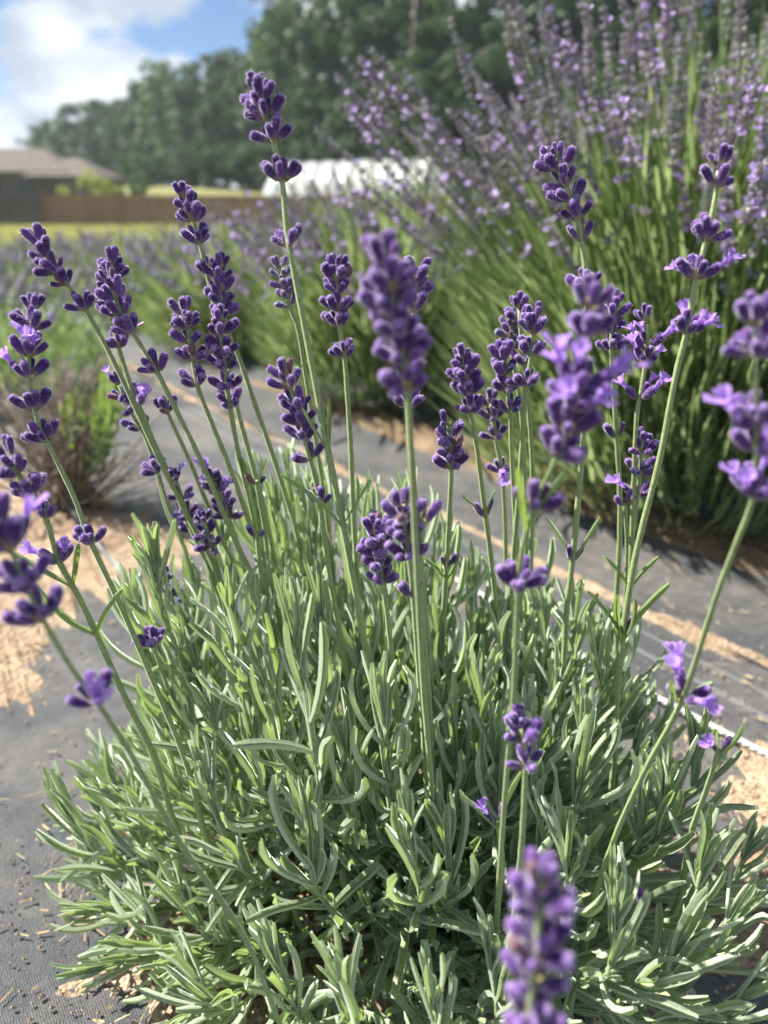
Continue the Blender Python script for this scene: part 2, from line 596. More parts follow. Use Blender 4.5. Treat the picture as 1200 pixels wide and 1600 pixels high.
LEAF_VAR = [
    leaf_shape(lambda y: 0.55 * y, 0.1), leaf_shape(lambda y: 0.15 - 0.35 * y, -0.15),
    leaf_shape(lambda y: -0.25 + 1.0 * y * y, 0.25), leaf_shape(lambda y: 0.9 * y ** 1.5 - 0.1, -0.3),
    leaf_shape(lambda y: 0.3 * math.sin(4 * y), 0.4), leaf_shape(lambda y: -0.55 * y, 0.15),
    leaf_shape(lambda y: -0.3 + 1.5 * y ** 2.2, -0.2), leaf_shape(lambda y: 0.1, 0.05, narrow=0.85),
]


def bud_shape(seg=10, rings=7, tip=0.42, belly=1.0):
    ts = np.linspace(0, 1, rings)
    prof = np.interp(ts, [0, 0.12, 0.4, 0.68, 0.88, 1.0], [0.40, 0.66, 0.93, 1.0, 0.93, tip]) * 0.215 * belly
    V, A = [], []
    for i, t_ in enumerate(ts):
        for k in range(seg):
            a = 2 * math.pi * k / seg
            r = prof[i] * (1.0 + (0.11 if k % 2 == 0 else -0.11))
            V.append((r * math.cos(a), r * math.sin(a), t_))
            A.append(t_)
    V.append((0, 0, -0.02)); A.append(0)
    V.append((0, 0, 1.035)); A.append(1)
    Q, T = [], []
    for i in range(rings - 1):
        for k in range(seg):
            k2 = (k + 1) % seg
            Q.append((i * seg + k, i * seg + k2, (i + 1) * seg + k2, (i + 1) * seg + k))
    b, t2 = rings * seg, rings * seg + 1
    for k in range(seg):
        k2 = (k + 1) % seg
        T.append((b, k2, k))
        T.append((t2, (rings - 1) * seg + k, (rings - 1) * seg + k2))
    return np.array(V), np.array(Q), np.array(T), np.array(A)


def fuzz(V, seed, n=160, ln=0.085, wd=0.013):
    """short hairs standing off a bud"""
    r = np.random.default_rng(seed)
    out = []
    for _ in range(n):
        t = 0.12 + 0.9 * r.random() ** 0.8
        a = r.uniform(0, 6.28)
        rad = np.interp(t, [0, 0.12, 0.4, 0.68, 0.88, 1.0, 1.05], [0.40, 0.66, 0.93, 1.0, 0.93, 0.60, 0.1]) * 0.215
        p = np.array([rad * math.cos(a), rad * math.sin(a), min(t, 1.02)])
        o = nrm(np.array([math.cos(a), math.sin(a), 0.25 + 1.6 * max(0, t - 0.8)]) + r.normal(0, 0.3, 3))
        s = nrm(np.cross(o, r.normal(0, 1, 3))) * wd * 0.5
        L = ln * r.uniform(0.6, 1.4)
        out += [p - s, p + s, p + o * L]
    return np.array(out), np.arange(3 * n).reshape(-1, 3)


BUD_VAR = []
for k in range(4):
    V, Q, T, A = bud_shape(tip=[0.60, 0.68, 0.52, 0.64][k], belly=[1.0, 0.92, 1.08, 0.85][k])
    V = V.copy()
    fV, fT = fuzz(V, 300 + k)
    nB, nTb = len(V), len(T)
    V = np.concatenate([V, fV]); T = np.concatenate([T, fT + nB]); A = np.concatenate([A, np.full(len(fV), 2.0)])
    V[:, 0] += 0.05 * (k - 1.5) * V[:, 2] ** 2          # slightly bent
    V[:, 1] += 0.03 * math.sin(9 * k) * V[:, 2] ** 2
    BUD_VAR.append((V, Q, T, A))


def petal_shape(seed):
    """open two-lipped corolla on a short tube, axis +Z, unit = bud length"""
    r = np.random.default_rng(seed)
    V, Q, T = [], [], []
    seg = 8
    for z, rad in ((0.0, 0.12), (0.45, 0.14), (0.75, 0.22)):
        for k in range(seg):
            a = 2 * math.pi * k / seg
            V.append((rad * math.cos(a), rad * math.sin(a), z))
    for i in range(2):
        for k in range(seg):
            k2 = (k + 1) % seg
            Q.append((i * seg + k, i * seg + k2, (i + 1) * seg + k2, (i + 1) * seg + k))
    lobes = [(R(62), 0.36, 0.24), (R(118), 0.36, 0.24), (R(200), 0.26, 0.2), (R(270), 0.32, 0.22), (R(340), 0.26, 0.2)]
    for a, ln, wd in lobes:
        a += r.uniform(-0.15, 0.15)
        ln *= r.uniform(0.85, 1.2)
        d = np.array([math.cos(a), math.sin(a), 0]); s = np.array([-math.sin(a), math.cos(a), 0]); z = np.array([0, 0, 1.0])
        b0 = len(V)
        lift = 0.95 if a < R(150) else 0.45
        for q, wq, zq in ((0.16, 0.6, 0.70), (0.34, 1.0, 0.84 + 0.12 * lift), (0.52, 1.2, 0.88 + 0.36 * lift), (0.62, 0.95, 0.86 + 0.46 * lift)):
            c = d * q * (ln / 0.45) + z * zq
            for sg, dz in ((-1, 0.05), (0, -0.03), (1, 0.05)):
                V.append(tuple(c + s * sg * wd * wq * 0.75 + z * dz))
        for i in range(3):
            for k in range(2):
                v = b0 + i * 3 + k
                Q.append((v, v + 1, v + 4, v + 3))
    V = np.array(V)
    return V, np.array(Q), None, np.clip(V[:, 2], 0, 1)


PETAL_VAR = [petal_shape(s) for s in range(3)]

# ------------------------------------------------------------------ the setting: ground, lawn, cloth, soil
def terrain_z(y):
    t = np.clip((np.asarray(y, float) - 57) / 60, 0, 1)
    return 4.4 * t * t * (3 - 2 * t)


def build_terrain():
    ys = np.concatenate([[-40, -10, -3], np.linspace(-1, 12, 30), np.linspace(14, 60, 24), np.linspace(63, 130, 34), [160, 220, 400, 900, 2500, 5000]])
    xs = np.concatenate([[-4000, -900, -300, -140], np.linspace(-90, 90, 46), [140, 300, 900, 4000]])
    X, Y = np.meshgrid(xs, ys, indexing='xy')
    Z = terrain_z(Y) + np.where((Y > 60), 0.25 * np.sin(X * 0.13) * np.cos(Y * 0.11), 0) - 0.006
    V = np.stack([X, Y, Z], -1).reshape(-1, 3)
    nx = len(xs)
    i, j = np.meshgrid(np.arange(len(ys) - 1), np.arange(nx - 1), indexing='ij')
    a = i * nx + j
    Q = np.stack([a, a + 1, a + nx + 1, a + nx], -1).reshape(-1, 4)
    o = link('ground', make_mesh('ground', V, [Q], [M['terrain']]))
    tag(o, kind='structure')


build_terrain()


def fbm(x, y, s=0):
    return (np.sin(x * 7.1 + s) * np.cos(y * 6.3 - s * 1.7) + 0.5 * np.sin(x * 17.3 + y * 11 + s * 3) + 0.3 * np.sin(y * 37 - x * 23 + s) + 0.2 * np.sin(x * 61 + y * 53)) / 2.0


def cloth_strip(w0, w1, u0, u1, name, seed, z0):
    """woven weed barrier laid along a row; own axes: X along the row, Y across"""
    us = np.concatenate([np.linspace(u0, 2.2, 150), np.linspace(2.25, u1, 60)])
    ws = np.linspace(w0, w1, 60)
    X, Y = np.meshgrid(us, ws, indexing='xy')
    edge0 = np.exp(-((Y - w0) / 0.03) ** 2)
    edge1 = np.exp(-((Y - w1) / 0.03) ** 2)
    Yj = Y + 0.010 * fbm(X * 0.7, X * 0.4, seed) * (edge0 + edge1)
    Z = z0 + 0.0022 * fbm(X * 0.8, Y * 1.2, seed) + 0.0012 * fbm(X * 3.1, Y * 2.3, seed + 2) + 0.003 * (edge0 + edge1) * (0.5 + 0.5 * np.sin(X * 9 + seed))
    V = np.stack([X, Yj, Z], -1).reshape(-1, 3)
    nx = len(us)
    i, j = np.meshgrid(np.arange(len(ws) - 1), np.arange(nx - 1), indexing='ij')
    a = i * nx + j
    Q = np.stack([a, a + 1, a + nx + 1, a + nx], -1).reshape(-1, 4)
    o = link(name, make_mesh(name, V, [Q], [M['fabric']]))
    o.rotation_euler = (0, 0, math.atan2(U[1], U[0]))
    o.scale = (1, -1, 1)
    return tag(o, kind='structure')


cloth_strip(-0.70, 0.729, -1.6, 9.0, 'ground_cloth_near_row', 1, 0.004)
cloth_strip(0.737, 2.3, -1.6, 9.0, 'ground_cloth_far_row', 4, 0.004)


def sand_patch(name, cx, cy, rx, ry, rot, seed, h=0.016, mat='sand', z0=0.004):
    n_r, n_a = (60, 230) if max(rx, ry) > 0.21 or ry > 0.05 else (16, 90)
    V, Q = [], []
    c, s = math.cos(rot), math.sin(rot)
    for i in range(n_r + 1):
        f = (i / n_r)
        for k in range(n_a):
            a = 2 * math.pi * k / n_a
            e = 1 + 0.20 * math.sin(3 * a + seed) + 0.12 * math.sin(7 * a + 2 * seed) + 0.08 * math.sin(17 * a + seed * 3) + 0.05 * math.sin(31 * a + seed)
            x, y = rx * e * f * math.cos(a), ry * e * f * math.sin(a)
            X, Y = cx + c * x - s * y, cy + s * x + c * y
            z = z0 - 0.006 + (h + 0.006) * (1 - f ** 2.2) ** 0.7 + 0.0030 * float(fbm(np.array(X * 5), np.array(Y * 5), seed)) + 0.0035 * float(fbm(np.array(X * 19), np.array(Y * 17), seed + 1)) + 0.0022 * float(fbm(np.array(X * 47), np.array(Y * 43), seed + 2))
            V.append((X, Y, z))
    for i in range(n_r):
        for k in range(n_a):
            k2 = (k + 1) % n_a
            Q.append((i * n_a + k, (i + 1) * n_a + k, (i + 1) * n_a + k2, i * n_a + k2))
    o = link(name, make_mesh(name, np.array(V), [np.array(Q)], [M[mat]]))
    PATCHES.append((np.array(V), np.array(Q)))
    return tag(o, kind='structure')


PATCHES = []
ROWANG = math.atan2(U[1], U[0])
g = ground(95, 850)
sand_patch('sandy_ground_strip', g[0] - 0.03, g[1] + 0.03, 0.36, 0.15, ROWANG, 1.3, 0.012)
g = ground(40, 1010)
sand_patch('sandy_ground_spill', g[0] - 0.05, g[1], 0.16, 0.075, ROWANG, 4.4, 0.008)
sand_patch('planting_hole_soil', 0.01, 0.40, 0.215, 0.15, 0.1, 2.2, 0.012, 'sand')
sand_patch('right_hand_soil', 0.335, 0.475, 0.075, 0.10, ROWANG + 0.3, 3.6, 0.012, 'sand')
rs = np.random.default_rng(12)
for k in range(13):
    sand_patch('seam_soil', *(uw(-0.55 + 0.27 * k + rs.normal(0, 0.05), 0.732 + rs.normal(0, 0.012))[:2]), rs.uniform(0.08, 0.20), rs.uniform(0.006, 0.015), ROWANG + rs.normal(0, 0.05), 0.7 + k, 0.007, 'sand')
sand_patch('bush_foot_soil', *(uw(0.45, 1.0)[:2]), 1.9, 0.07, ROWANG, 5.1, 0.012, 'soil')


# ------------------------------------------------------------------ rope and hose lying on the cloth
def rope(name, pts, rad, label, mat, cat, strands=3, turns_per_m=46):
    p = spline(pts, 420)
    s = np.concatenate([[0], np.cumsum(np.linalg.norm(np.diff(p, axis=0), axis=1))])
    tang = np.gradient(p, axis=0); tang /= np.linalg.norm(tang, axis=1)[:, None]
    x = np.cross(tang, (0, 0, 1.0)); x /= np.linalg.norm(x, axis=1)[:, None]
    y = np.cross(x, tang)
    mb = MB()
    for k in range(strands):
        a = 2 * math.pi * (s * turns_per_m + k / strands)
        q = p + rad * 0.52 * (np.cos(a)[:, None] * x + np.sin(a)[:, None] * y)
        mb.tube(q, rad * 0.56, 6)
    o = link(name, mb.mesh(name, [M[mat]]))
    tag(o, label, cat)


rope('twisted_rope', [uw(-1.1, 0.625, 0.012), uw(-0.5, 0.618, 0.012), uw(-0.15, 0.612, 0.011), uw(0.1, 0.602, 0.012), uw(0.4, 0.585, 0.011), uw(0.62, 0.592, 0.011), uw(0.76, 0.60, 0.0085)],
     0.0034, 'white twisted rope lying on the dark cloth beside the flowering mound', 'rope', 'rope')
mb = MB()
mb.tube(spline([uw(0.28, 0.25, 0.018), uw(0.6, 0.245, 0.020), uw(0.9, 0.24, 0.019), uw(1.4, 0.25, 0.018)], 40), 0.0032, 8)
tag(link('drip_hose', mb.mesh('drip_hose', [M['hose']])), 'thin pale drip hose on sandy ground between mound and scraggly twiggy plant', 'hose')


# ------------------------------------------------------------------ straw, chips and grit on the ground
def litter():
    mb = MB()
    off, vs, fs = 0, [], []
    for V, Q in PATCHES:
        vs += V.tolist(); fs += (Q + off).tolist(); off += len(V)
    bvh = BVHTree.FromPolygons(vs, fs)

    def zat(x, y):
        h = bvh.ray_cast(Vector((x, y, 1.0)), Vector((0, 0, -1)), 2.0)
        return max(0.0075, h[0][2] + 0.0008 if h[0] is not None else 0)

    Ms = []
    base = (np.array([(-0.5, -0.5, 0), (0.5, -0.5, 0), (0.42, 0.5, 0), (-0.42, 0.5, 0), (0, -0.5, 0.35), (0, 0.5, 0.35)], float),
            np.array([(0, 4, 5, 3), (4, 1, 2, 5)]), np.array([(0, 1, 4), (3, 5, 2)]), np.zeros(6))
    spots = [(0.0, 0.43, 0.26, 0.19, 900), (0.33, 0.47, 0.13, 0.19, 380), (-0.45, 0.95, 0.35, 0.35, 700), (-0.25, 0.42, 0.25, 0.2, 45), (0.3, 0.75, 0.4, 0.25, 160)]
    for cx, cy, rx, ry, n in spots:
        for _ in range(n):
            x, y = cx + rng.normal(0, rx * 0.6), cy + rng.normal(0, ry * 0.6)
            Ms.append((x, y, 0.020 + rng.uniform(0, 0.004)))
    for _ in range(220):
        q = uw(rng.uniform(-0.6, 3), 0.735 + rng.normal(0, 0.03), 0.016)
        Ms.append(tuple(q))
    for _ in range(500):
        q = uw(rng.uniform(-0.9, 1.2), 0.84 + rng.normal(0, 0.05), 0.02)
        Ms.append(tuple(q))
    out = []
    for x, y, z in Ms:
        z = zat(x, y)
        a = rng.uniform(0, math.pi); tilt = rng.normal(0, 0.06)
        L = rng.uniform(0.003, 0.012) * (2.2 if rng.random() < 0.10 else 1); w = rng.uniform(0.0006, 0.0016)
        d = np.array([math.cos(a) * math.cos(tilt), math.sin(a) * math.cos(tilt), math.sin(tilt)])
        s = np.array([-math.sin(a), math.cos(a), 0]); n = np.cross(s, d)
        out.append(frame(s * w, d * L, n * w, (x, y, z)))
    mb.inst(base, np.array(out))
    # grit
    ico = np.array([(1, 0, 0), (-1, 0, 0), (0, 1, 0), (0, -1, 0), (0, 0, 0.8), (0, 0, -0.8)], float)
    icT = np.array([(0, 2, 4), (2, 1, 4), (1, 3, 4), (3, 0, 4), (2, 0, 5), (1, 2, 5), (3, 1, 5), (0, 3, 5)])
    Gs = []
    for _ in range(2600):
        c = spots[rng.integers(0, 4)]
        x, y = c[0] + rng.normal(0, c[2] * 0.7), c[1] + rng.normal(0, c[3] * 0.7)
        r = rng.uniform(0.0006, 0.0022)
        Gs.append(frame(np.array([r, 0, 0]), np.array([0, r * rng.uniform(.6, 1), 0]), np.array([0, 0, r]), (x, y, zat(x, y))))
    mb.inst((ico, None, icT, np.zeros(6)), np.array(Gs), 1)
    o = link('straw_litter', mb.mesh('straw_litter', [M['straw'], M['sand']], False))
    tag(o, 'dry straw bits and grit scattered over the soil and cloth', 'litter', kind='stuff')


litter()

# ------------------------------------------------------------------ the mound: leafy shoots
ROOT = np.array([-0.01, 0.44, 0.0])


def shoot_leaves(path, n_pairs, Lmax, az0, r, open_bottom=1.15, start=0.30, wide=1.0):
    """leaf frames (variant, 4x4) along a shoot; path runs root -> apex"""
    out = []
    n = len(path)
    tang = np.gradient(path, axis=0)
    for k in range(n_pairs):
        f = k / max(1, n_pairs - 1)
        s = start + (1 - start) * (1 - (1 - f) ** 1.55)
        i = s * (n - 1)
        i0 = min(int(i), n - 2)
        p = path[i0] + (path[i0 + 1] - path[i0]) * (i - i0)
        t = nrm(tang[i0])
        ref = np.array([0, 0, 1.0]) if abs(t[2]) < 0.9 else np.array([1.0, 0, 0])
        a = nrm(np.cross(t, ref)); b = np.cross(t, a)
        base_el = R(38) + R(42) * f ** 1.2          # from spread low leaves to upright tip leaves
        for side in (0, 1):
            phi = az0 + (math.pi / 2) * k + math.pi * side + r.normal(0, 0.28)
            rad = math.cos(phi) * a + math.sin(phi) * b
            el = base_el + r.normal(0, 0.16) - 0.12 * (rad[2] < -0.3)
            d = math.cos(el) * rad + math.sin(el) * t
            nn = -math.sin(el) * rad + math.cos(el) * t
            # leaves low on a shoot bend up to the light
            d = nrm(d + np.array([0, 0, 0.12 * (1 - f)])); nn = nrm(nn - d * np.dot(nn, d)); x = np.cross(d, nn)
            L = Lmax * np.interp(f, [0, 0.25, 0.6, 0.85, 1], [0.62, 0.95, 1.0, 0.80, 0.50]) * r.uniform(0.78, 1.18)
            w = Lmax * 0.088 * wide * np.interp(f, [0, 0.5, 1], [1.0, 1.0, 0.70]) * r.uniform(0.85, 1.15)
            v = int(r.choice([0, 2, 3, 6, 4, 1, 5], p=[.24, .2, .16, .14, .1, .1, .06])) if f < 0.82 else int(r.choice([7, 0, 1, 4], p=[.45, .25, .2, .1]))
            out.append((v, frame(x * w, d * L, nn * L, p + d * 0.0008)))
            if 0.1 < f < 0.85 and r.random() < 0.6:      # tuft of small leaves in the axil
                for q in range(2):
                    d2 = nrm(d * 0.55 + t * 0.75 + r.normal(0, 0.22, 3)); n2 = nrm(np.cross(d2, np.cross(t, d2)) + 1e-6); n2 = nrm(n2 - d2 * np.dot(n2, d2))
                    L2 = L * r.uniform(0.25, 0.5)
                    out.append((int(r.choice([0, 7, 2])), frame(np.cross(d2, n2) * w * 0.6, d2 * L2, n2 * L2, p + d2 * 0.001)))
    # tuft of short upright leaves at the growing tip
    t = nrm(path[-1] - path[-4]); p = path[-1]
    ref = np.array([0, 0, 1.0]) if abs(t[2]) < 0.9 else np.array([1.0, 0, 0])
    a = nrm(np.cross(t, ref)); b = np.cross(t, a)
    for k in range(6):
        phi = az0 + k * 2.4 + r.normal(0, 0.2)
        rad = math.cos(phi) * a + math.sin(phi) * b
        el = R(66) + R(3.5) * k + r.normal(0, 0.06)
        d = nrm(math.cos(el) * rad + math.sin(el) * t); nn = nrm(-math.sin(el) * rad + math.cos(el) * t)
        nn = nrm(nn - d * np.dot(nn, d))
        L = Lmax * r.uniform(0.42, 0.78) * (1 - 0.06 * k); w = Lmax * 0.082 * wide * r.uniform(0.85, 1.1)
        out.append((int(r.choice([7, 0, 1, 4])), frame(np.cross(d, nn) * w, d * L, nn * L, p - t * 0.0012 * k + rad * 0.0006)))
    return out


# (apex x, y, depth; a lower stem point x, y, depth) read off the photograph
AUTH = [
    (462, 1000, 0.355, 500, 1230, 0.375), (362, 960, 0.40, 382, 1075, 0.42), (243, 885, 0.43, 275, 1010, 0.46),
    (395, 780, 0.52, 420, 900, 0.53), (478, 790, 0.53, 490, 900, 0.53), (432, 800, 0.50, 450, 930, 0.51), (536, 800, 0.54, 545, 900, 0.53),
    (642, 800, 0.50, 650, 930, 0.50), (700, 870, 0.48, 690, 980, 0.48), (745, 1000, 0.52, 740, 1080, 0.52), (600, 1120, 0.375, 613, 1250, 0.39),
    (640, 1310, 0.345, 655, 1420, 0.36), (708, 1160, 0.42, 712, 1260, 0.43), (778, 1200, 0.41, 775, 1300, 0.42), (935, 1030, 0.43, 920, 1130, 0.44),
    (912, 1160, 0.395, 885, 1290, 0.41), (1040, 1240, 0.40, 1000, 1330, 0.42), (1095, 1350, 0.37, 1040, 1440, 0.39), (1140, 1440, 0.36, 1060, 1510, 0.37),
    (1052, 1480, 0.35, 1000, 1540, 0.36), (145, 1345, 0.50, 195, 1430, 0.49), (215, 1290, 0.48, 260, 1370, 0.48), (325, 1225, 0.42, 380, 1360, 0.43),
    (285, 1400, 0.44, 340, 1470, 0.44), (225, 1430, 0.46, 280, 1490, 0.45), (540, 1560, 0.335, 560, 1640, 0.35), (676, 1565, 0.33, 680, 1640, 0.34),
    (432, 1505, 0.36, 470, 1590, 0.37), (330, 1110, 0.44, 370, 1220, 0.45), (180, 1220, 0.50, 240, 1300, 0.50), (840, 1060, 0.47, 835, 1150, 0.47),
    (560, 1010, 0.44, 565, 1100, 0.45), (420, 1080, 0.40, 450, 1200, 0.41), (880, 1330, 0.37, 870, 1420, 0.38), (1165, 1330, 0.40, 1110, 1400, 0.42),
    (800, 960, 0.50, 800, 1050, 0.51), (690, 1010, 0.46, 690, 1110, 0.47), (620, 880, 0.50, 625, 980, 0.50), (545, 880, 0.50, 552, 980, 0.50),
    (300, 1010, 0.47, 330, 1110, 0.48), (255, 1150, 0.46, 300, 1250, 0.46), (990, 1130, 0.45, 965, 1210, 0.46), (960, 1440, 0.345, 930, 1530, 0.35),
    (660, 900, .50, 660, 1000, .50), (740, 930, .50, 735, 1030, .50), (790, 1010, .48, 785, 1100, .48), (850, 980, .49, 840, 1080, .49), (895, 965, .48, 885, 1070, .48),
    (870, 1090, .45, 860, 1180, .45), (955, 1090, .45, 940, 1180, .45), (580, 800, .53, 585, 900, .52), (510, 765, .55, 515, 870, .54), (455, 750, .55, 465, 850, .54),
    (350, 850, .50, 370, 960, .50), (300, 930, .48, 325, 1030, .48), (215, 960, .47, 250, 1060, .47), (600, 960, .46, 605, 1060, .46), (500, 945, .45, 510, 1050, .45),
    (415, 930, .46, 430, 1030, .46), (660, 1050, .43, 662, 1150, .43), (755, 1085, .44, 750, 1180, .44), (825, 1145, .42, 815, 1240, .42), (540, 1180, .385, 555, 1290, .39),
    (395, 1150, .42, 420, 1260, .42), (820, 900, .53, 815, 1000, .52), (960, 1010, .48, 945, 1100, .48), (250, 1040, .46, 290, 1140, .46), (150, 1260, .50, 210, 1340, .50),
    (110, 1270, .49, 180, 1350, .49), (700, 1320, .37, 700, 1420, .38), (480, 1300, .37, 500, 1400, .38), (1000, 1260, .41, 970, 1350, .42), (840, 1250, .40, 835, 1340, .41),
    (1150, 1560, 0.345, 1080, 1600, 0.35), (310, 1530, 0.40, 360, 1580, 0.40), (770, 1520, 0.34, 765, 1600, 0.35), (1085, 1180, 0.43, 1050, 1270, 0.44),
]
shoots = []     # (path, leaves)
r_ = np.random.default_rng(21)


def add_shoot(apex, low, Lmax, pairs, start=0.30):
    root = ROOT + np.array([r_.normal(0, 0.022), r_.normal(0, 0.022), 0.012])
    # leave the crown low, climb to the stem point, on to the apex
    mid = 0.5 * (root + low) + np.array([0, 0, -0.15 * np.linalg.norm(low - root)])
    mid[2] = max(mid[2], 0.014)
    path = spline([root, mid, low, apex], 26)
    path[:, 2] = np.maximum(path[:, 2], 0.012)
    shoots.append((path, shoot_leaves(path, pairs, Lmax, r_.uniform(0, 6.28), r_, start=start)))


for ax, ay, ad, lx, ly, ld in AUTH:
    a, l = P(ax, ay, ad), P(lx, ly, ld)
    a[2] = max(a[2], 0.035); l[2] = max(l[2], 0.02)
    add_shoot(a, l, r_.uniform(0.042, 0.052), int(r_.integers(12, 15)), 0.36)
N_AUTH = len(shoots)


def mound_h(x, y):
    """height of the leaf mound above the soil at an offset from its root"""
    rr = math.hypot(x / 0.225, y / 0.195)
    h = 0.205 * max(0.0, 1 - rr ** 2.3) + 0.03
    h *= 1.0 - 0.9 * np.clip(x, 0, 0.2) + 0.25 * np.clip(-x, 0, 0.1) + 0.3 * np.clip(y, 0, 0.1)
    return h


k = 0
for i in range(400):
    if k >= 96:
        break
    a = i * 2.39996 + 0.4
    q = math.sqrt((i % 96 + 0.5) / 96)
    x, y = 0.215 * q * math.cos(a) + r_.normal(0, 0.010), 0.185 * q * math.sin(a) + r_.normal(0, 0.010)
    h = mound_h(x, y) * r_.uniform(0.55, 0.88)
    apex = ROOT + np.array([x, y, h])
    if apex[1] < 0.23:
        continue
    low = ROOT + np.array([x * 0.72, y * 0.72, h * 0.55])
    add_shoot(apex, low, r_.uniform(0.033, 0.045), int(r_.integers(8, 12)), 0.38)
    k += 1

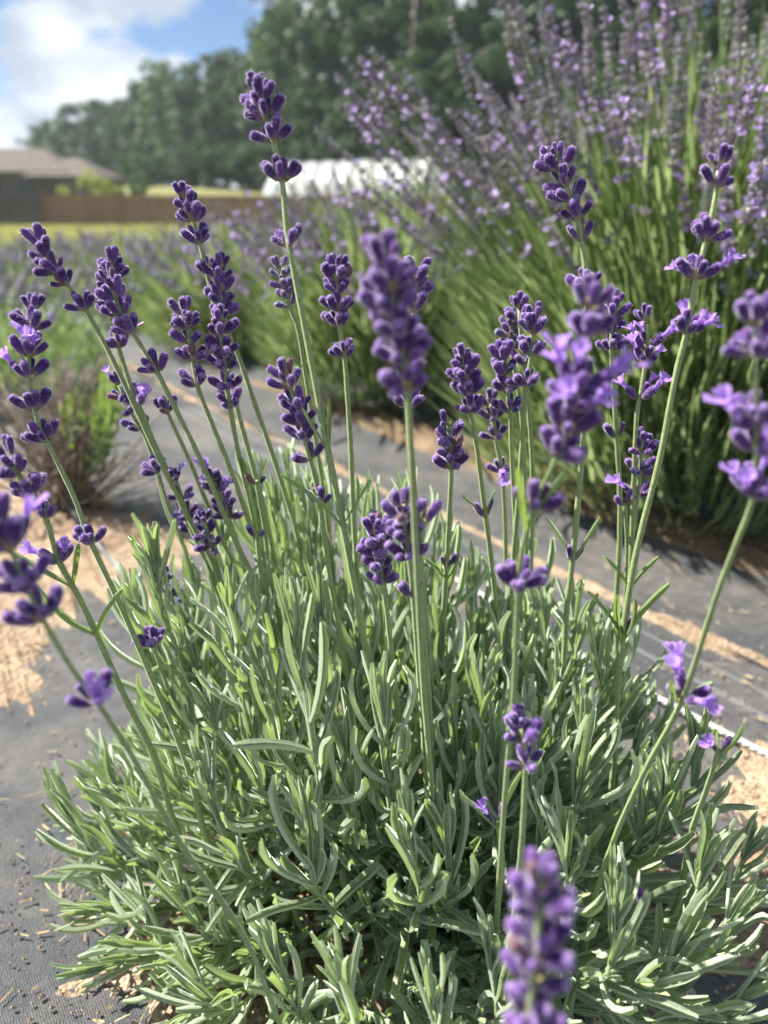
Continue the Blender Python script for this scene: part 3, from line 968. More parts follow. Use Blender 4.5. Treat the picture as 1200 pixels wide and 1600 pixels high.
# ------------------------------------------------------------------ flower stalks of the mound
# d: distance of the top (and optionally of the foot); p: pixels from tip to foot; w: whorls (pixel row of their base, buds, open flowers)
STALKS = [
    dict(d=.325, p=[(398, 112), (412, 165), (425, 215), (440, 275), (450, 372), (470, 480), (510, 690), (545, 870), (580, 1060), (600, 1180)],
         w=[(146, 5, 0), (160, 4, 0), (187, 7, 0), (222, 7, 0), (282, 9, 0), (384, 4, 0)], lv=[(820, 0.034, 1.5), (705, .022, .8)]),
    dict(d=.40, p=[(285, 292), (292, 320), (303, 350), (313, 384), (324, 430), (340, 500), (371, 640), (395, 729), (420, 830)],
         w=[(308, 4, 0), (325, 5, 0), (345, 6, 0), (380, 7, 0), (426, 5, 0)]),
    dict(d=.405, p=[(342, 402), (346, 470), (357, 520), (374, 560), (398, 630), (420, 694), (445, 770), (470, 860)],
         w=[(420, 5, 0), (437, 6, 0), (455, 6, 0), (474, 7, 0), (492, 6, 0)]),
    dict(d=.385, p=[(342, 478), (346, 530), (353, 590), (360, 640), (375, 720), (400, 830)],
         w=[(503, 5, 0), (523, 7, 0), (554, 9, 0), (577, 6, 0), (606, 8, 0), (636, 6, 0)], lv=[]),
    dict(d=.395, p=[(52, 360), (68, 392), (85, 422), (107, 448), (135, 487), (165, 540), (200, 612), (250, 720), (300, 820), (340, 900)],
         w=[(384, 7, 0), (403, 5, 0), (426, 7, 0), (444, 7, 0), (484, 7, 0)]),
    dict(d=.41, p=[(178, 388), (175, 420), (172, 460), (175, 500), (183, 535), (205, 605), (217, 632), (240, 690), (258, 729), (300, 830), (335, 910)],
         w=[(410, 5, 0), (432, 7, 0), (462, 6, 0), (490, 6, 1), (543, 8, 1), (631, 7, 2)]),
    dict(d=.38, p=[(165, 420), (176, 455), (190, 490), (208, 520), (225, 548), (246, 582), (280, 650), (318, 729), (370, 850), (400, 920)],
         w=[(440, 6, 0), (468, 9, 0), (493, 8, 0), (519, 9, 0), (581, 7, 0)]),
    dict(d=.41, p=[(236, 545), (248, 600), (262, 645), (297, 722), (345, 840), (370, 900)], w=[(644, 6, 0)]),
    dict(d=.44, p=[(172, 575), (190, 610), (207, 650), (222, 672), (241, 722), (262, 800), (300, 890)], w=[(600, 4, 1), (622, 5, 0), (645, 4, 0), (670, 4, 0)]),
    dict(d=.385, p=[(277, 465), (290, 500), (298, 545), (308, 600), (318, 630), (355, 720), (395, 830), (420, 900)],
         w=[(490, 5, 0), (514, 8, 0), (536, 5, 0), (563, 7, 0), (602, 5, 0)]),
    dict(d=.365, p=[(48, 458), (50, 500), (45, 560), (47, 605), (62, 670), (76, 695), (115, 775), (143, 850), (190, 950), (250, 1090), (290, 1190)],
         w=[(485, 6, 0), (514, 9, 0), (556, 8, 4), (588, 7, 1), (641, 8, 0), (690, 8, 0), (850, 8, 0)]),
    dict(d=.34, p=[(0, 690), (14, 712), (35, 752), (55, 775), (75, 820), (90, 872), (110, 910), (133, 953), (168, 1030), (200, 1100), (240, 1180)],
         w=[(714, 6, 0), (740, 7, 0), (772, 8, 0), (808, 5, 1), (878, 7, 2)], lv=[(915, .030, 1.4), (990, .034, 1.4)]),
    dict(d=.225, p=[(-15, 770), (5, 830), (30, 890), (60, 955), (110, 1040), (150, 1095), (200, 1170), (290, 1330), (385, 1470)],
         w=[(815, 7, 1), (860, 8, 1), (920, 8, 0), (968, 8, 0), (1098, 7, 1)]),
    dict(d=.42, p=[(230, 984), (238, 1005), (250, 1040), (262, 1075), (275, 1110)], w=[(1006, 10, 0)]),
    dict(d=.47, p=[(255, 885), (262, 910), (275, 960), (285, 1000)], w=[(905, 5, 0), (930, 6, 0), (955, 5, 0)]),
    dict(d=.45, p=[(232, 722), (246, 738), (262, 790), (285, 850), (305, 920)], w=[(738, 6, 0)]),
    dict(d=.45, p=[(262, 722), (275, 750), (288, 790), (300, 830), (325, 890)], w=[(750, 6, 1), (778, 5, 0), (805, 7, 0), (830, 5, 0)]),
    dict(d=.43, p=[(320, 725), (340, 765), (358, 810), (385, 900)], w=[(750, 5, 4), (768, 7, 1), (790, 8, 0), (808, 7, 0)]),
    dict(d=.44, p=[(312, 795), (322, 825), (335, 870), (350, 930)], w=[(815, 6, 0), (835, 7, 0), (855, 6, 0)]),
    dict(d=.40, p=[(404, 800), (402, 840), (408, 900), (415, 960)], w=[(840, 2, 0)]),
    dict(d=.43, p=[(398, 690), (402, 760), (414, 830), (420, 900)], w=[(757, 2, 0)], lv=[(757, .02, 1.2)]),
    dict(d=.42, young=True, p=[(435, 402), (442, 430), (452, 480), (465, 510), (478, 590), (495, 700), (510, 800)],
         w=[(418, 4, 0), (433, 5, 0), (450, 5, 0), (466, 6, 0), (480, 5, 0)], lv=[(575, .02, 1.1)]),
    dict(d=.36, p=[(440, 565), (450, 600), (468, 645), (481, 705), (492, 745), (500, 790), (515, 900), (535, 1010), (550, 1090)],
         w=[(588, 6, 0), (606, 7, 0), (640, 9, 0), (664, 6, 0), (686, 8, 0), (718, 5, 0), (788, 6, 0)], lv=[(788, .012, 1)]),
    dict(d=.40, p=[(527, 402), (527, 450), (530, 510), (538, 555), (543, 620), (548, 700), (552, 800), (560, 950)],
         w=[(424, 6, 0), (440, 7, 0), (458, 8, 0), (485, 8, 0), (509, 8, 0), (557, 8, 0)]),
    dict(d=.215, df=.37, p=[(598, 372), (608, 440), (622, 510), (632, 570), (638, 630), (643, 720), (652, 900), (662, 1080), (675, 1240)],
         w=[(412, 6, 0), (455, 7, 0), (490, 7, 0), (525, 7, 0), (565, 8, 0), (606, 8, 0)]),
    dict(d=.365, p=[(652, 410), (649, 450), (644, 530), (638, 640), (650, 800), (668, 1000), (680, 1150)], w=[(430, 4, 0), (447, 5, 0), (465, 6, 0), (487, 5, 0), (635, 6, 0)]),
    dict(d=.355, p=[(588, 806), (590, 850), (597, 905), (605, 960), (618, 1080), (630, 1180)], w=[(835, 7, 0), (852, 8, 0), (868, 9, 0), (886, 8, 0), (910, 6, 0)]),
    dict(d=.30, p=[(622, 762), (628, 800), (638, 860), (645, 920), (655, 1050), (662, 1140)], w=[(790, 4, 0), (812, 6, 0), (842, 7, 0), (870, 8, 0), (930, 3, 0)]),
    dict(d=.30, p=[(668, 765), (660, 815), (655, 880), (662, 1000), (670, 1100)], w=[(815, 2, 0)]),
    dict(d=.385, p=[(699, 645), (703, 690), (705, 735), (702, 800), (698, 880), (692, 980)], w=[(664, 1, 0), (682, 5, 0), (698, 7, 0), (714, 7, 0), (731, 7, 0), (883, 2, 0)], lv=[(905, .026, 1.0)]),
    dict(d=.395, p=[(720, 542), (727, 590), (735, 645), (745, 700), (757, 795), (768, 880), (775, 960)], w=[(563, 5, 0), (580, 6, 0), (596, 8, 0), (617, 9, 0), (646, 8, 0), (806, 2, 0)], lv=[(808, .020, 1.0)]),
    dict(d=.43, p=[(755, 605), (768, 640), (775, 690), (785, 745), (790, 850)], w=[(632, 5, 1), (655, 7, 0), (685, 6, 0), (738, 6, 1)]),
    dict(d=.395, p=[(783, 542), (790, 590), (797, 645), (800, 720), (806, 830), (810, 900)], w=[(563, 7, 0), (584, 8, 0), (612, 8, 0), (643, 8, 0)]),
    dict(d=.38, p=[(834, 482), (832, 520), (828, 570), (822, 605), (818, 660), (810, 780), (800, 900)], w=[(500, 6, 0), (520, 8, 0), (555, 9, 0), (602, 7, 0)]),
    dict(d=.42, young=True, p=[(800, 480), (798, 520), (803, 570), (815, 650), (820, 750), (822, 850)], w=[(497, 5, 0), (512, 6, 0), (528, 6, 0), (545, 5, 0)]),
    dict(d=.41, p=[(812, 462), (812, 500), (818, 560), (826, 640), (832, 740), (830, 860)], w=[(483, 6, 0), (502, 5, 0), (570, 5, 0)]),
    dict(d=.365, p=[(865, 235), (872, 265), (888, 300), (903, 345), (912, 400), (917, 452), (915, 520), (910, 700), (895, 870), (885, 960), (880, 1050)],
         w=[(250, 6, 0), (266, 7, 0), (292, 6, 0), (314, 4, 0), (343, 6, 0), (376, 3, 0), (450, 7, 0), (874, 2, 0)], lv=[(878, .036, 1.1)]),
    dict(d=.225, df=.35, p=[(930, 430), (922, 500), (915, 560), (900, 620), (880, 690), (860, 735), (835, 790), (818, 850), (810, 915), (803, 1080), (790, 1230), (778, 1400)],
         w=[(480, 6, 0), (526, 8, 0), (612, 8, 5), (640, 7, 3), (676, 7, 0), (714, 8, 0), (796, 6, 0), (918, 9, 0)], lv=[(830, .03, .9)]),
    dict(d=.42, p=[(958, 450), (957, 500), (955, 545), (958, 600), (963, 680), (968, 760), (968, 850), (960, 980)], w=[(475, 5, 0), (496, 6, 0), (519, 6, 0), (547, 7, 0), (682, 2, 0)], lv=[(684, .014, 1)]),
    dict(d=.325, p=[(1122, 215), (1122, 280), (1105, 370), (1090, 425), (1072, 520), (1055, 590), (1030, 720), (995, 860), (975, 980), (965, 1080)],
         w=[(258, 5, 0), (292, 4, 0), (376, 11, 0), (435, 8, 2), (520, 9, 3), (990, 2, 0)], lv=[(995, .034, 1.1), (1003, .030, 1.0)]),
    dict(d=.40, p=[(1003, 472), (1010, 520), (1008, 570), (1002, 610), (995, 650), (990, 760), (985, 900), (975, 1000)], w=[(500, 6, 0), (545, 5, 3), (568, 7, 2), (624, 5, 3)], lv=[(920, .034, 1.2)]),
    dict(d=.42, p=[(1005, 668), (1003, 700), (998, 760), (988, 840), (980, 920)], w=[(688, 4, 0), (708, 7, 0), (740, 8, 0), (776, 5, 1)]),
    dict(d=.42, p=[(970, 742), (976, 790), (980, 850), (978, 930)], w=[(788, 3, 0)]),
    dict(d=.215, df=.37, p=[(1188, 430), (1180, 540), (1182, 640), (1178, 770), (1150, 850), (1120, 930), (1065, 1095), (1010, 1200), (960, 1310), (925, 1420)],
         w=[(505, 6, 0), (556, 9, 0), (665, 9, 1), (705, 6, 2), (774, 9, 5), (1090, 5, 3)], lv=[(1098, .017, 2.0)]),
    dict(d=.30, p=[(1215, 930), (1180, 1010), (1130, 1150), (1105, 1230), (1080, 1300)], w=[(1172, 3, 1)], lv=[(1178, .022, 1.0)]),
    dict(d=.29, p=[(810, 1108), (817, 1150), (821, 1200), (815, 1320), (805, 1420)], w=[(1135, 4, 0), (1158, 6, 0), (1198, 6, 0)]),
    dict(d=.18, df=.21, p=[(850, 1335), (842, 1420), (838, 1500), (825, 1600), (812, 1700), (800, 1800)], w=[(1385, 6, 0), (1425, 8, 0), (1495, 8, 0), (1535, 6, 0), (1590, 8, 0), (1650, 8, 0)]),
    dict(d=.345, p=[(768, 1248), (778, 1290), (785, 1350), (778, 1420)], w=[(1287, 2, 1)], lv=[(1295, .03, 1.2)]),
    dict(d=.36, p=[(1008, 1390), (1000, 1430), (985, 1480)], w=[(1414, 1, 0)]),
]


def depth_for_z(px, py, z):
    b = (800 - py) / FPX
    return (CAM_H - z) / max(1e-3, (SA - b * CA))


stalk_data = []
rb = np.random.default_rng(5)
BUDL = 0.0089
for S in STALKS:
    p = S['p']
    dt = S['d']
    seglen = np.concatenate([[0], np.cumsum([math.dist(p[i], p[i + 1]) for i in range(len(p) - 1)])])
    df = S.get('df') or min(max(depth_for_z(*p[-1], 0.17), dt + 0.02), dt + 0.09)
    ft = seglen / seglen[-1]
    low_w = max([y for y, _, _ in S['w'] if y < p[0][1] + 330] or [p[0][1]])
    dep = dt + (df - dt) * np.clip(ft, 0, 1) ** 1.6
    pts = [P(x, y, d) for (x, y), d in zip(p, dep)]
    foot = pts[-1]
    if foot[2] > 0.04:
        run = nrm(nrm(pts[-1] - pts[-2]) + np.array([0, 0, -0.5]))
        low = foot + run * 0.5 * (foot[2] - 0.015) / max(0.3, -run[2])
        end = foot + run * 1.0 * (foot[2] - 0.015) / max(0.3, -run[2])
        end[:2] = 0.8 * end[:2] + 0.2 * ROOT[:2]
        if p[-1][1] > 1700:      # the stalk that leans out towards the lens grows from the front of the mound
            end[:2] = ROOT[:2] + np.array([0.05, -0.10]); low = 0.5 * (foot + end) + np.array([0, -0.012, 0])
        pts += [low, end]
    path = spline(pts, 70)[::-1]                      # foot -> tip
    # pixel row of every path point
    rel = path - np.array([0, 0, CAM_H])
    dd = rel @ np.array([0, CA, -SA])
    uu = rel @ np.array([0, SA, CA])
    row = 800 - FPX * uu / dd
    tang = np.gradient(path, axis=0)
    tang /= np.linalg.norm(tang, axis=1)[:, None]
    buds, opens, bracts, leaves = [], [], [], []

    def at_row(y):
        top = path[::-1]; rw = row[::-1]
        idx = np.argmax(rw >= y)
        idx = max(1, idx)
        f = (y - rw[idx - 1]) / (rw[idx] - rw[idx - 1] + 1e-9)
        return top[idx - 1] + (top[idx] - top[idx - 1]) * np.clip(f, 0, 1), tang[::-1][idx]

    phi0 = rb.uniform(0, math.pi)
    y_first = S['w'][0][0]
    for wi, (y, nb, no) in enumerate(S['w']):
        c, t = at_row(y)
        ref = np.array([0, 1.0, 0]) if abs(t[1]) < 0.8 else np.array([1.0, 0, 0])
        a = nrm(np.cross(t, ref)); b = np.cross(t, a)
        phi0 += math.pi / 2 + rb.normal(0, 0.15)
        size = BUDL * (0.80 if wi == 0 and nb < 7 and len(S['w']) > 2 else 1.0) * (0.80 if S.get('young') else 1.0)
        for i in range(nb):
            side = i % 2
            kk = i // 2
            per = (nb + 1 - side) // 2
            spread = (kk - (per - 1) / 2) * min(0.75, 2.5 / max(per, 1))
            if nb <= 3:
                phi = (0.15 + math.pi * side) + rb.normal(0, 0.2)    # a pair seen to either side of the stem
            else:
                phi = phi0 + math.pi * side + spread + rb.normal(0, 0.14)
            rad = math.cos(phi) * a + math.sin(phi) * b
            inner = (kk == per // 2 and per >= 3)
            th = (R(22) if inner else R(45)) + rb.normal(0, 0.14)
            if wi == 0 and len(S['w']) > 2:
                th *= 0.55
            if nb == 1:
                th *= 0.2
            if nb <= 3 and nb > 1:
                th = R(20) + rb.normal(0, .1)
            d = math.cos(th) * t + math.sin(th) * rad
            L = size * rb.uniform(0.70, 1.18) * (0.86 if inner else 1.0)
            x = nrm(np.cross(d, t + 0.01 * rad)); yv = np.cross(d, x)
            wd = L * rb.uniform(0.96, 1.14) * (0.82 if nb <= 3 else 1.0)
            rot = rb.uniform(0, 6.28)
            x2 = math.cos(rot) * x + math.sin(rot) * yv; y2 = np.cross(d, x2)
            base = c + rad * (0.0019 if not inner else 0.0010) + t * (rb.uniform(0, 0.0012) + (0.0022 if inner else 0))
            buds.append((int(rb.integers(0, 4)), frame(x2 * wd, y2 * wd, d * L, base)))
            if i < no:
                pL = L * rb.uniform(0.85, 1.1)
                d3 = nrm(d + rb.normal(0, 0.14, 3) + 0.1 * rad)
                x3 = nrm(np.cross(d3, t)); y3 = np.cross(d3, x3)
                opens.append((int(rb.integers(0, 3)), frame(x3 * pL, y3 * pL, d3 * pL, base + d * L * 0.72)))
        # pair of bracts under the whorl
        for side in (0, 1):
            rad = math.cos(phi0 + math.pi * side) * a + math.sin(phi0 + math.pi * side) * b
            d = nrm(0.75 * t + 0.65 * rad); x = np.cross(d, t); x = nrm(x); n2 = np.cross(x, d)
            Lb = size * (0.55 if nb > 3 else 0.4)
            bracts.append((5, frame(x * Lb * 0.7, d * Lb, -n2 * Lb, c - t * 0.0006 + rad * 0.0010)))
    for y, Ll, sp in S.get('lv', []):
        c, t = at_row(y)
        ref = np.array([0, 1.0, 0])
        a = nrm(np.cross(t, ref)); b = np.cross(t, a)
        for side in (0, 1):
            phi = (0.25 if side == 0 else math.pi - 0.2) + rb.normal(0, 0.2)
            rad = math.cos(phi) * a + math.sin(phi) * b
            th = R(27) * sp * rb.uniform(0.7, 1.2)
            d = nrm(math.cos(th) * t + math.sin(th) * rad); n2 = nrm(-math.sin(th) * -t * 0 + math.cos(th) * -rad + math.sin(th) * t); n2 = nrm(n2 - d * np.dot(n2, d))
            L = Ll * rb.uniform(0.75, 1.15)
            leaves.append((int(rb.choice([7, 0, 1])), frame(np.cross(d, n2) * max(0.0034, L * 0.12), d * L, n2 * L, c + d * 0.001)))
    path = path[row >= y_first - 6]
    stalk_data.append((path, buds, opens, bracts, leaves, bool(S.get('young'))))


# ---- which leaves and buds show largest in the picture (ray count), to decide which become objects of their own
def count_visible():
    Vs, Fs, owner, off = [], [], [], 0
    items = []
    for si, (path, lv) in enumerate(shoots):
        for li, (v, Mx) in enumerate(lv):
            items.append(('L', si, li)); V, Q, T, A = LEAF_VAR[v]
            W = V @ Mx[:3, :3].T + Mx[:3, 3]
            Vs.append(W); q = (Q + off).tolist(); Fs += q; owner += [len(items) - 1] * len(q); off += len(W)
    for si, (path, bd, op, br, lv, yg) in enumerate(stalk_data):
        for li, (v, Mx) in enumerate(bd):
            items.append(('B', si, li)); V, Q, T, A = BUD_VAR[v]
            W = V @ Mx[:3, :3].T + Mx[:3, 3]
            Vs.append(W); q = (Q + off).tolist(); Fs += q; owner += [len(items) - 1] * len(q); off += len(W)
    bvh = BVHTree.FromPolygons(np.concatenate(Vs).tolist(), Fs)
    cnt = np.zeros(len(items), int)
    o = Vector((0, 0, CAM_H))
    for py in range(3, 1600, 6):
        for px in range(3, 1200, 6):
            d = P(px, py, 1.0) - np.array([0, 0, CAM_H])
            hit = bvh.ray_cast(o, Vector(d), 3.0)
            if hit[2] is not None:
                cnt[owner[hit[2]]] += 1
    L, B = [], []
    for c, it in zip(cnt, items):
        (L if it[0] == 'L' else B).append((c, it[1], it[2]))
    L.sort(reverse=True); B.sort(reverse=True)
    return {(s, l) for c, s, l in L[:300] if c > 0}, {(s, l) for c, s, l in B[:300] if c > 0}


own_leaf, own_bud = count_visible()

plant = empty('lavender_plant', ROOT)
tag(plant, 'leafy grey-green lavender mound with upright purple flower stalks in front', 'lavender')
LEAF_ME = [make_mesh('leaf', v[0], [v[1]], [M['leaf']], attrs={'g': v[3]}) for v in LEAF_VAR]
YLEAF_ME = [make_mesh('stalk_leaf', v[0], [v[1]], [M['leaf_young']]) for v in LEAF_VAR]
BUD_ME = [make_mesh('bud', v[0], [v[1], v[2]], [M['bud']], attrs={'g': v[3]}) for v in BUD_VAR]
YBUD_ME = [make_mesh('young_bud', v[0], [v[1], v[2]], [M['bud_young']], attrs={'g': v[3]}) for v in BUD_VAR]
PETAL_ME = [make_mesh('open_flower', v[0], [v[1]], [M['petal']]) for v in PETAL_VAR]


def part_at(name, me, Mx, parent):
    """child of a part whose own frame is the world's (apart from the plant's offset, which the part undoes)"""
    o = bpy.data.objects.new(name, me)
    COL.objects.link(o)
    o.parent = parent
    # a mirrored frame cannot be written as location, rotation and scale: keep the determinant positive
    X = Matrix(Mx.tolist())
    if X.determinant() < 0:
        Mx = Mx.copy(); Mx[:3, 0] *= -1
        X = Matrix(Mx.tolist())
    o.matrix_local = X
    return o


rest = MB()
for si, (path, lv) in enumerate(shoots):
    mb = MB()
    mb.tube(path, np.linspace(0.0023, 0.0011, len(path)), 6)
    sh = world_child(link('leafy_shoot', mb.mesh('leafy_shoot', [M['shoot']])), plant, ROOT)
    for li, (v, Mx) in enumerate(lv):
        if (si, li) in own_leaf:
            part_at('leaf', LEAF_ME[v], Mx, sh)
        else:
            rest.inst(LEAF_VAR[v], Mx[None])
o = world_child(link('foliage', rest.mesh('foliage', [M['leaf']], attr='g')), plant, ROOT)
tag(o, kind='stuff')

for si, (path, bd, op, br, lv, yg) in enumerate(stalk_data):
    mb = MB()
    n = len(path)
    mb.tube(path, np.interp(np.linspace(0, 1, n), [0, 0.6, 1], [0.0017, 0.0015, 0.0010]) * (1 + 0.06 * np.sin(np.arange(n) * 1.7 + si)) * (0.76 if STALKS[si]['d'] < 0.25 else 1.0), 8, ridge=0.14)
    for v, Mx in br:
        mb.inst(LEAF_VAR[v], Mx[None], 1)
    st = world_child(link('flower_stalk', mb.mesh('flower_stalk', [M['stalk'], M['bract']])), plant, ROOT)
    if yg:
        st['label'] = 'young stalk with pale green closed buds'
    jb = MB()
    for li, (v, Mx) in enumerate(bd):
        if (si, li) in own_bud:
            part_at('bud', (YBUD_ME if yg else BUD_ME)[v], Mx, st)
        else:
            jb.inst(BUD_VAR[v], Mx[None])
    if jb.n:
        o = link('bud_cluster', jb.mesh('bud_cluster', [M['bud_young' if yg else 'bud']], attr='g'), st)
        o['kind'] = 'stuff'
    for v, Mx in op:
        part_at('open_flower', PETAL_ME[v], Mx, st)
    for v, Mx in lv:
        part_at('stalk_leaf', YLEAF_ME[v], Mx, st)

# woody crown and dead leaves under the mound
mb = MB()
for k in range(26):
    a = rb.uniform(0, 6.28); rr = rb.uniform(0.04, 0.14)
    e = ROOT + np.array([rr * math.cos(a), rr * math.sin(a), rb.uniform(0.03, 0.12)])
    s = ROOT + np.array([rb.normal(0, 0.012), rb.normal(0, 0.012), 0.0])
    m = 0.5 * (s + e) + rb.normal(0, 0.010, 3); m[2] = max(0.015, m[2])
    mb.tube(spline([s, m, e], 10), np.linspace(0.0042, 0.0018, 10), 6)
world_child(link('woody_crown', mb.mesh('woody_crown', [M['wood']])), plant, ROOT)
mb = MB()
for k in range(700):
    a = rb.uniform(0, 6.28); rr = 0.20 * math.sqrt(rb.random())
    p = ROOT + np.array([rr * math.cos(a), rr * math.sin(a), rb.uniform(0.016, 0.06) * (1 - rr / 0.25)])
    d = nrm(rb.normal(0, 1, 3) * np.array([1, 1, 0.5])); x = nrm(np.cross(d, (0, 0, 1.0)) + 1e-5); nn = np.cross(x, d)
    L = rb.uniform(0.012, 0.034)
    p[2] = max(p[2], 0.018)
    mb.inst(LEAF_VAR[int(rb.integers(0, 8))], frame(x * L * 0.09, d * L, nn * L, p)[None])
o = world_child(link('dead_leaves', mb.mesh('dead_leaves', [M['dry']])), plant, ROOT)
tag(o, kind='stuff')


# ------------------------------------------------------------------ mature lavender bushes in rows behind
def lowbud():
    V = np.array([(0, 0, 0), (0.2, 0, 0.5), (0, 0.2, 0.5), (-0.2, 0, 0.5), (0, -0.2, 0.5), (0, 0, 1.0)])
    T = np.array([(0, 2, 1), (0, 3, 2), (0, 4, 3), (0, 1, 4), (5, 1, 2), (5, 2, 3), (5, 3, 4), (5, 4, 1)])
    return V, None, T, np.zeros(6)


LOWBUD = lowbud()
LOWPETAL = (np.array([(0, 0, 0), (.35, .1, .5), (.25, .45, .75), (-.25, .45, .75), (-.35, .1, .5), (-.3, -.35, .55), (.3, -.35, .55)]),
            np.array([(0, 1, 2, 3), (0, 3, 4, 5)]), np.array([(0, 5, 6), (0, 6, 1)]), np.zeros(7))


def stalk_variant(k, petals=None, length=0.55, spike=0.085, rad=0.0014):
    """stem and flower spike of a mature stalk, foot at the origin, growing along +Z"""
    r = np.random.default_rng(100 + k)
    petals = [0.03, 0.08, 0.02, 0.12, 0.05, 0.02][(k + k // 10) % 6]
    bx, by = r.uniform(-0.16, 0.26), r.uniform(-0.14, 0.14)
    spike *= r.uniform(0.6, 1.15)
    zs = np.linspace(0, 1, 9)
    pts = np.stack([bx * zs ** 2 * length, by * zs ** 2 * length, zs * length], 1)
    st = MB()
    st.tube(pts, np.linspace(rad * 1.2, rad * 0.7, 9), 5)
    sp = MB()
    nW = int(r.integers(8, 12))
    bud, pet = [], []
    t = nrm(pts[-1] - pts[-2])
    for w in range(nW + 1):
        f = w / nW
        s = length - spike * (1 - f)
        s += r.normal(0, 0.12) * spike / nW
        if w == 0:
            s -= spike * r.uniform(0.25, 0.7)
        c = np.array([np.interp(s, pts[:, 2], pts[:, 0]), np.interp(s, pts[:, 2], pts[:, 1]), s])
        nb = 7 if f < 0.8 else 4
        for i in range(nb):
            a = 2 * math.pi * i / nb + w * 0.8 + r.normal(0, 0.2)
            radv = np.array([math.cos(a), math.sin(a), 0])
            th = R(42) * (1 - 0.5 * f) + r.normal(0, 0.15)
            d = nrm(math.cos(th) * t + math.sin(th) * radv); x = nrm(np.cross(d, (0.3, 0.2, 1))); y = np.cross(d, x)
            L = 0.0105 * r.uniform(0.8, 1.2) * (1 - 0.25 * f)
            bud.append(frame(x * L * 1.45, y * L * 1.45, d * L, c + radv * 0.001))
            if r.random() < petals:
                L2 = 0.0105 * r.uniform(0.8, 1.2)
                pet.append(frame(x * L2, y * L2, d * L2, c + d * L * 0.8))
    s0 = length - spike * 1.7
    sp.tube([(np.interp(z, pts[:, 2], pts[:, 0]), np.interp(z, pts[:, 2], pts[:, 1]), z) for z in np.linspace(s0, length, 5)], rad * 0.95, 5, 2)
    sp.inst(LOWBUD, np.array(bud), 0)
    if pet:
        sp.inst(LOWPETAL, np.array(pet), 1)
    return st, sp


def variants(n, seed0, **kw):
    out = []
    for k in range(n):
        st, sp = stalk_variant(seed0 + k, **kw)
        both = MB()
        both.V, both.Q, both.T, both.A = st.V + sp.V, st.Q + [q + st.n for q in sp.Q], st.T + [q + st.n for q in sp.T], st.A + sp.A
        both.qm, both.tm, both.n = st.qm + [m + 1 for m in sp.qm], st.tm + [m + 1 for m in sp.tm], st.n + sp.n
        out.append((st.mesh('flower_stalk', [M['bstem']]), sp.mesh('flower_spike', [M['bspike'], M['bpetal'], M['bstem']], False),
                    both.mesh('flowering_stalk', [M['bstem'], M['bspike'], M['bpetal'], M['bstem']], False), both))
    return out


LENGTHS = [0.30, 0.40, 0.50, 0.62, 0.76]
VAR = [variants(6, 10 * i, length=L, spike=0.075 + 0.03 * (L > 0.45)) for i, L in enumerate(LENGTHS)]
BLADE = (np.array([(-0.5, 0, 0), (0.5, 0, 0), (0.6, 0.5, 0.06), (-0.6, 0.5, 0.06), (0.15, 1, 0.0), (-0.15, 1, 0.0), (0, 0, -0.01), (0, 0.5, 0.03)]),
         np.array([(0, 6, 7, 3), (6, 1, 2, 7), (3, 7, 4, 5), (7, 2, 4, 4)])[:3], np.array([(7, 2, 4)]), np.zeros(8))


def foliage(r, rad, h, n, Lr, wr, loose=0.38):
    mb = MB()
    Ms = []
    for _ in range(n):
        a = r.uniform(0, 6.28); q = math.sqrt(r.random())
        ff = r.random() ** 0.8
        x, y = rad * q * math.cos(a), rad * q * math.sin(a)
        z = 0.012 + h * ff * (1 - 0.55 * q * q)
        out = np.array([math.cos(a) * q, math.sin(a) * q, 1.35 - 0.35 * q])
        d = nrm(out + r.normal(0, loose, 3)); d[2] = abs(d[2]) if z < 0.05 else d[2]
        sx = nrm(np.cross(d, r.normal(0, 1, 3))); nn = np.cross(sx, d)
        L = r.uniform(*Lr); w = r.uniform(*wr)
        Ms.append(frame(sx * w, d * L, nn * L, (x, y, z)))
    mb.inst(BLADE, np.array(Ms))
    return mb


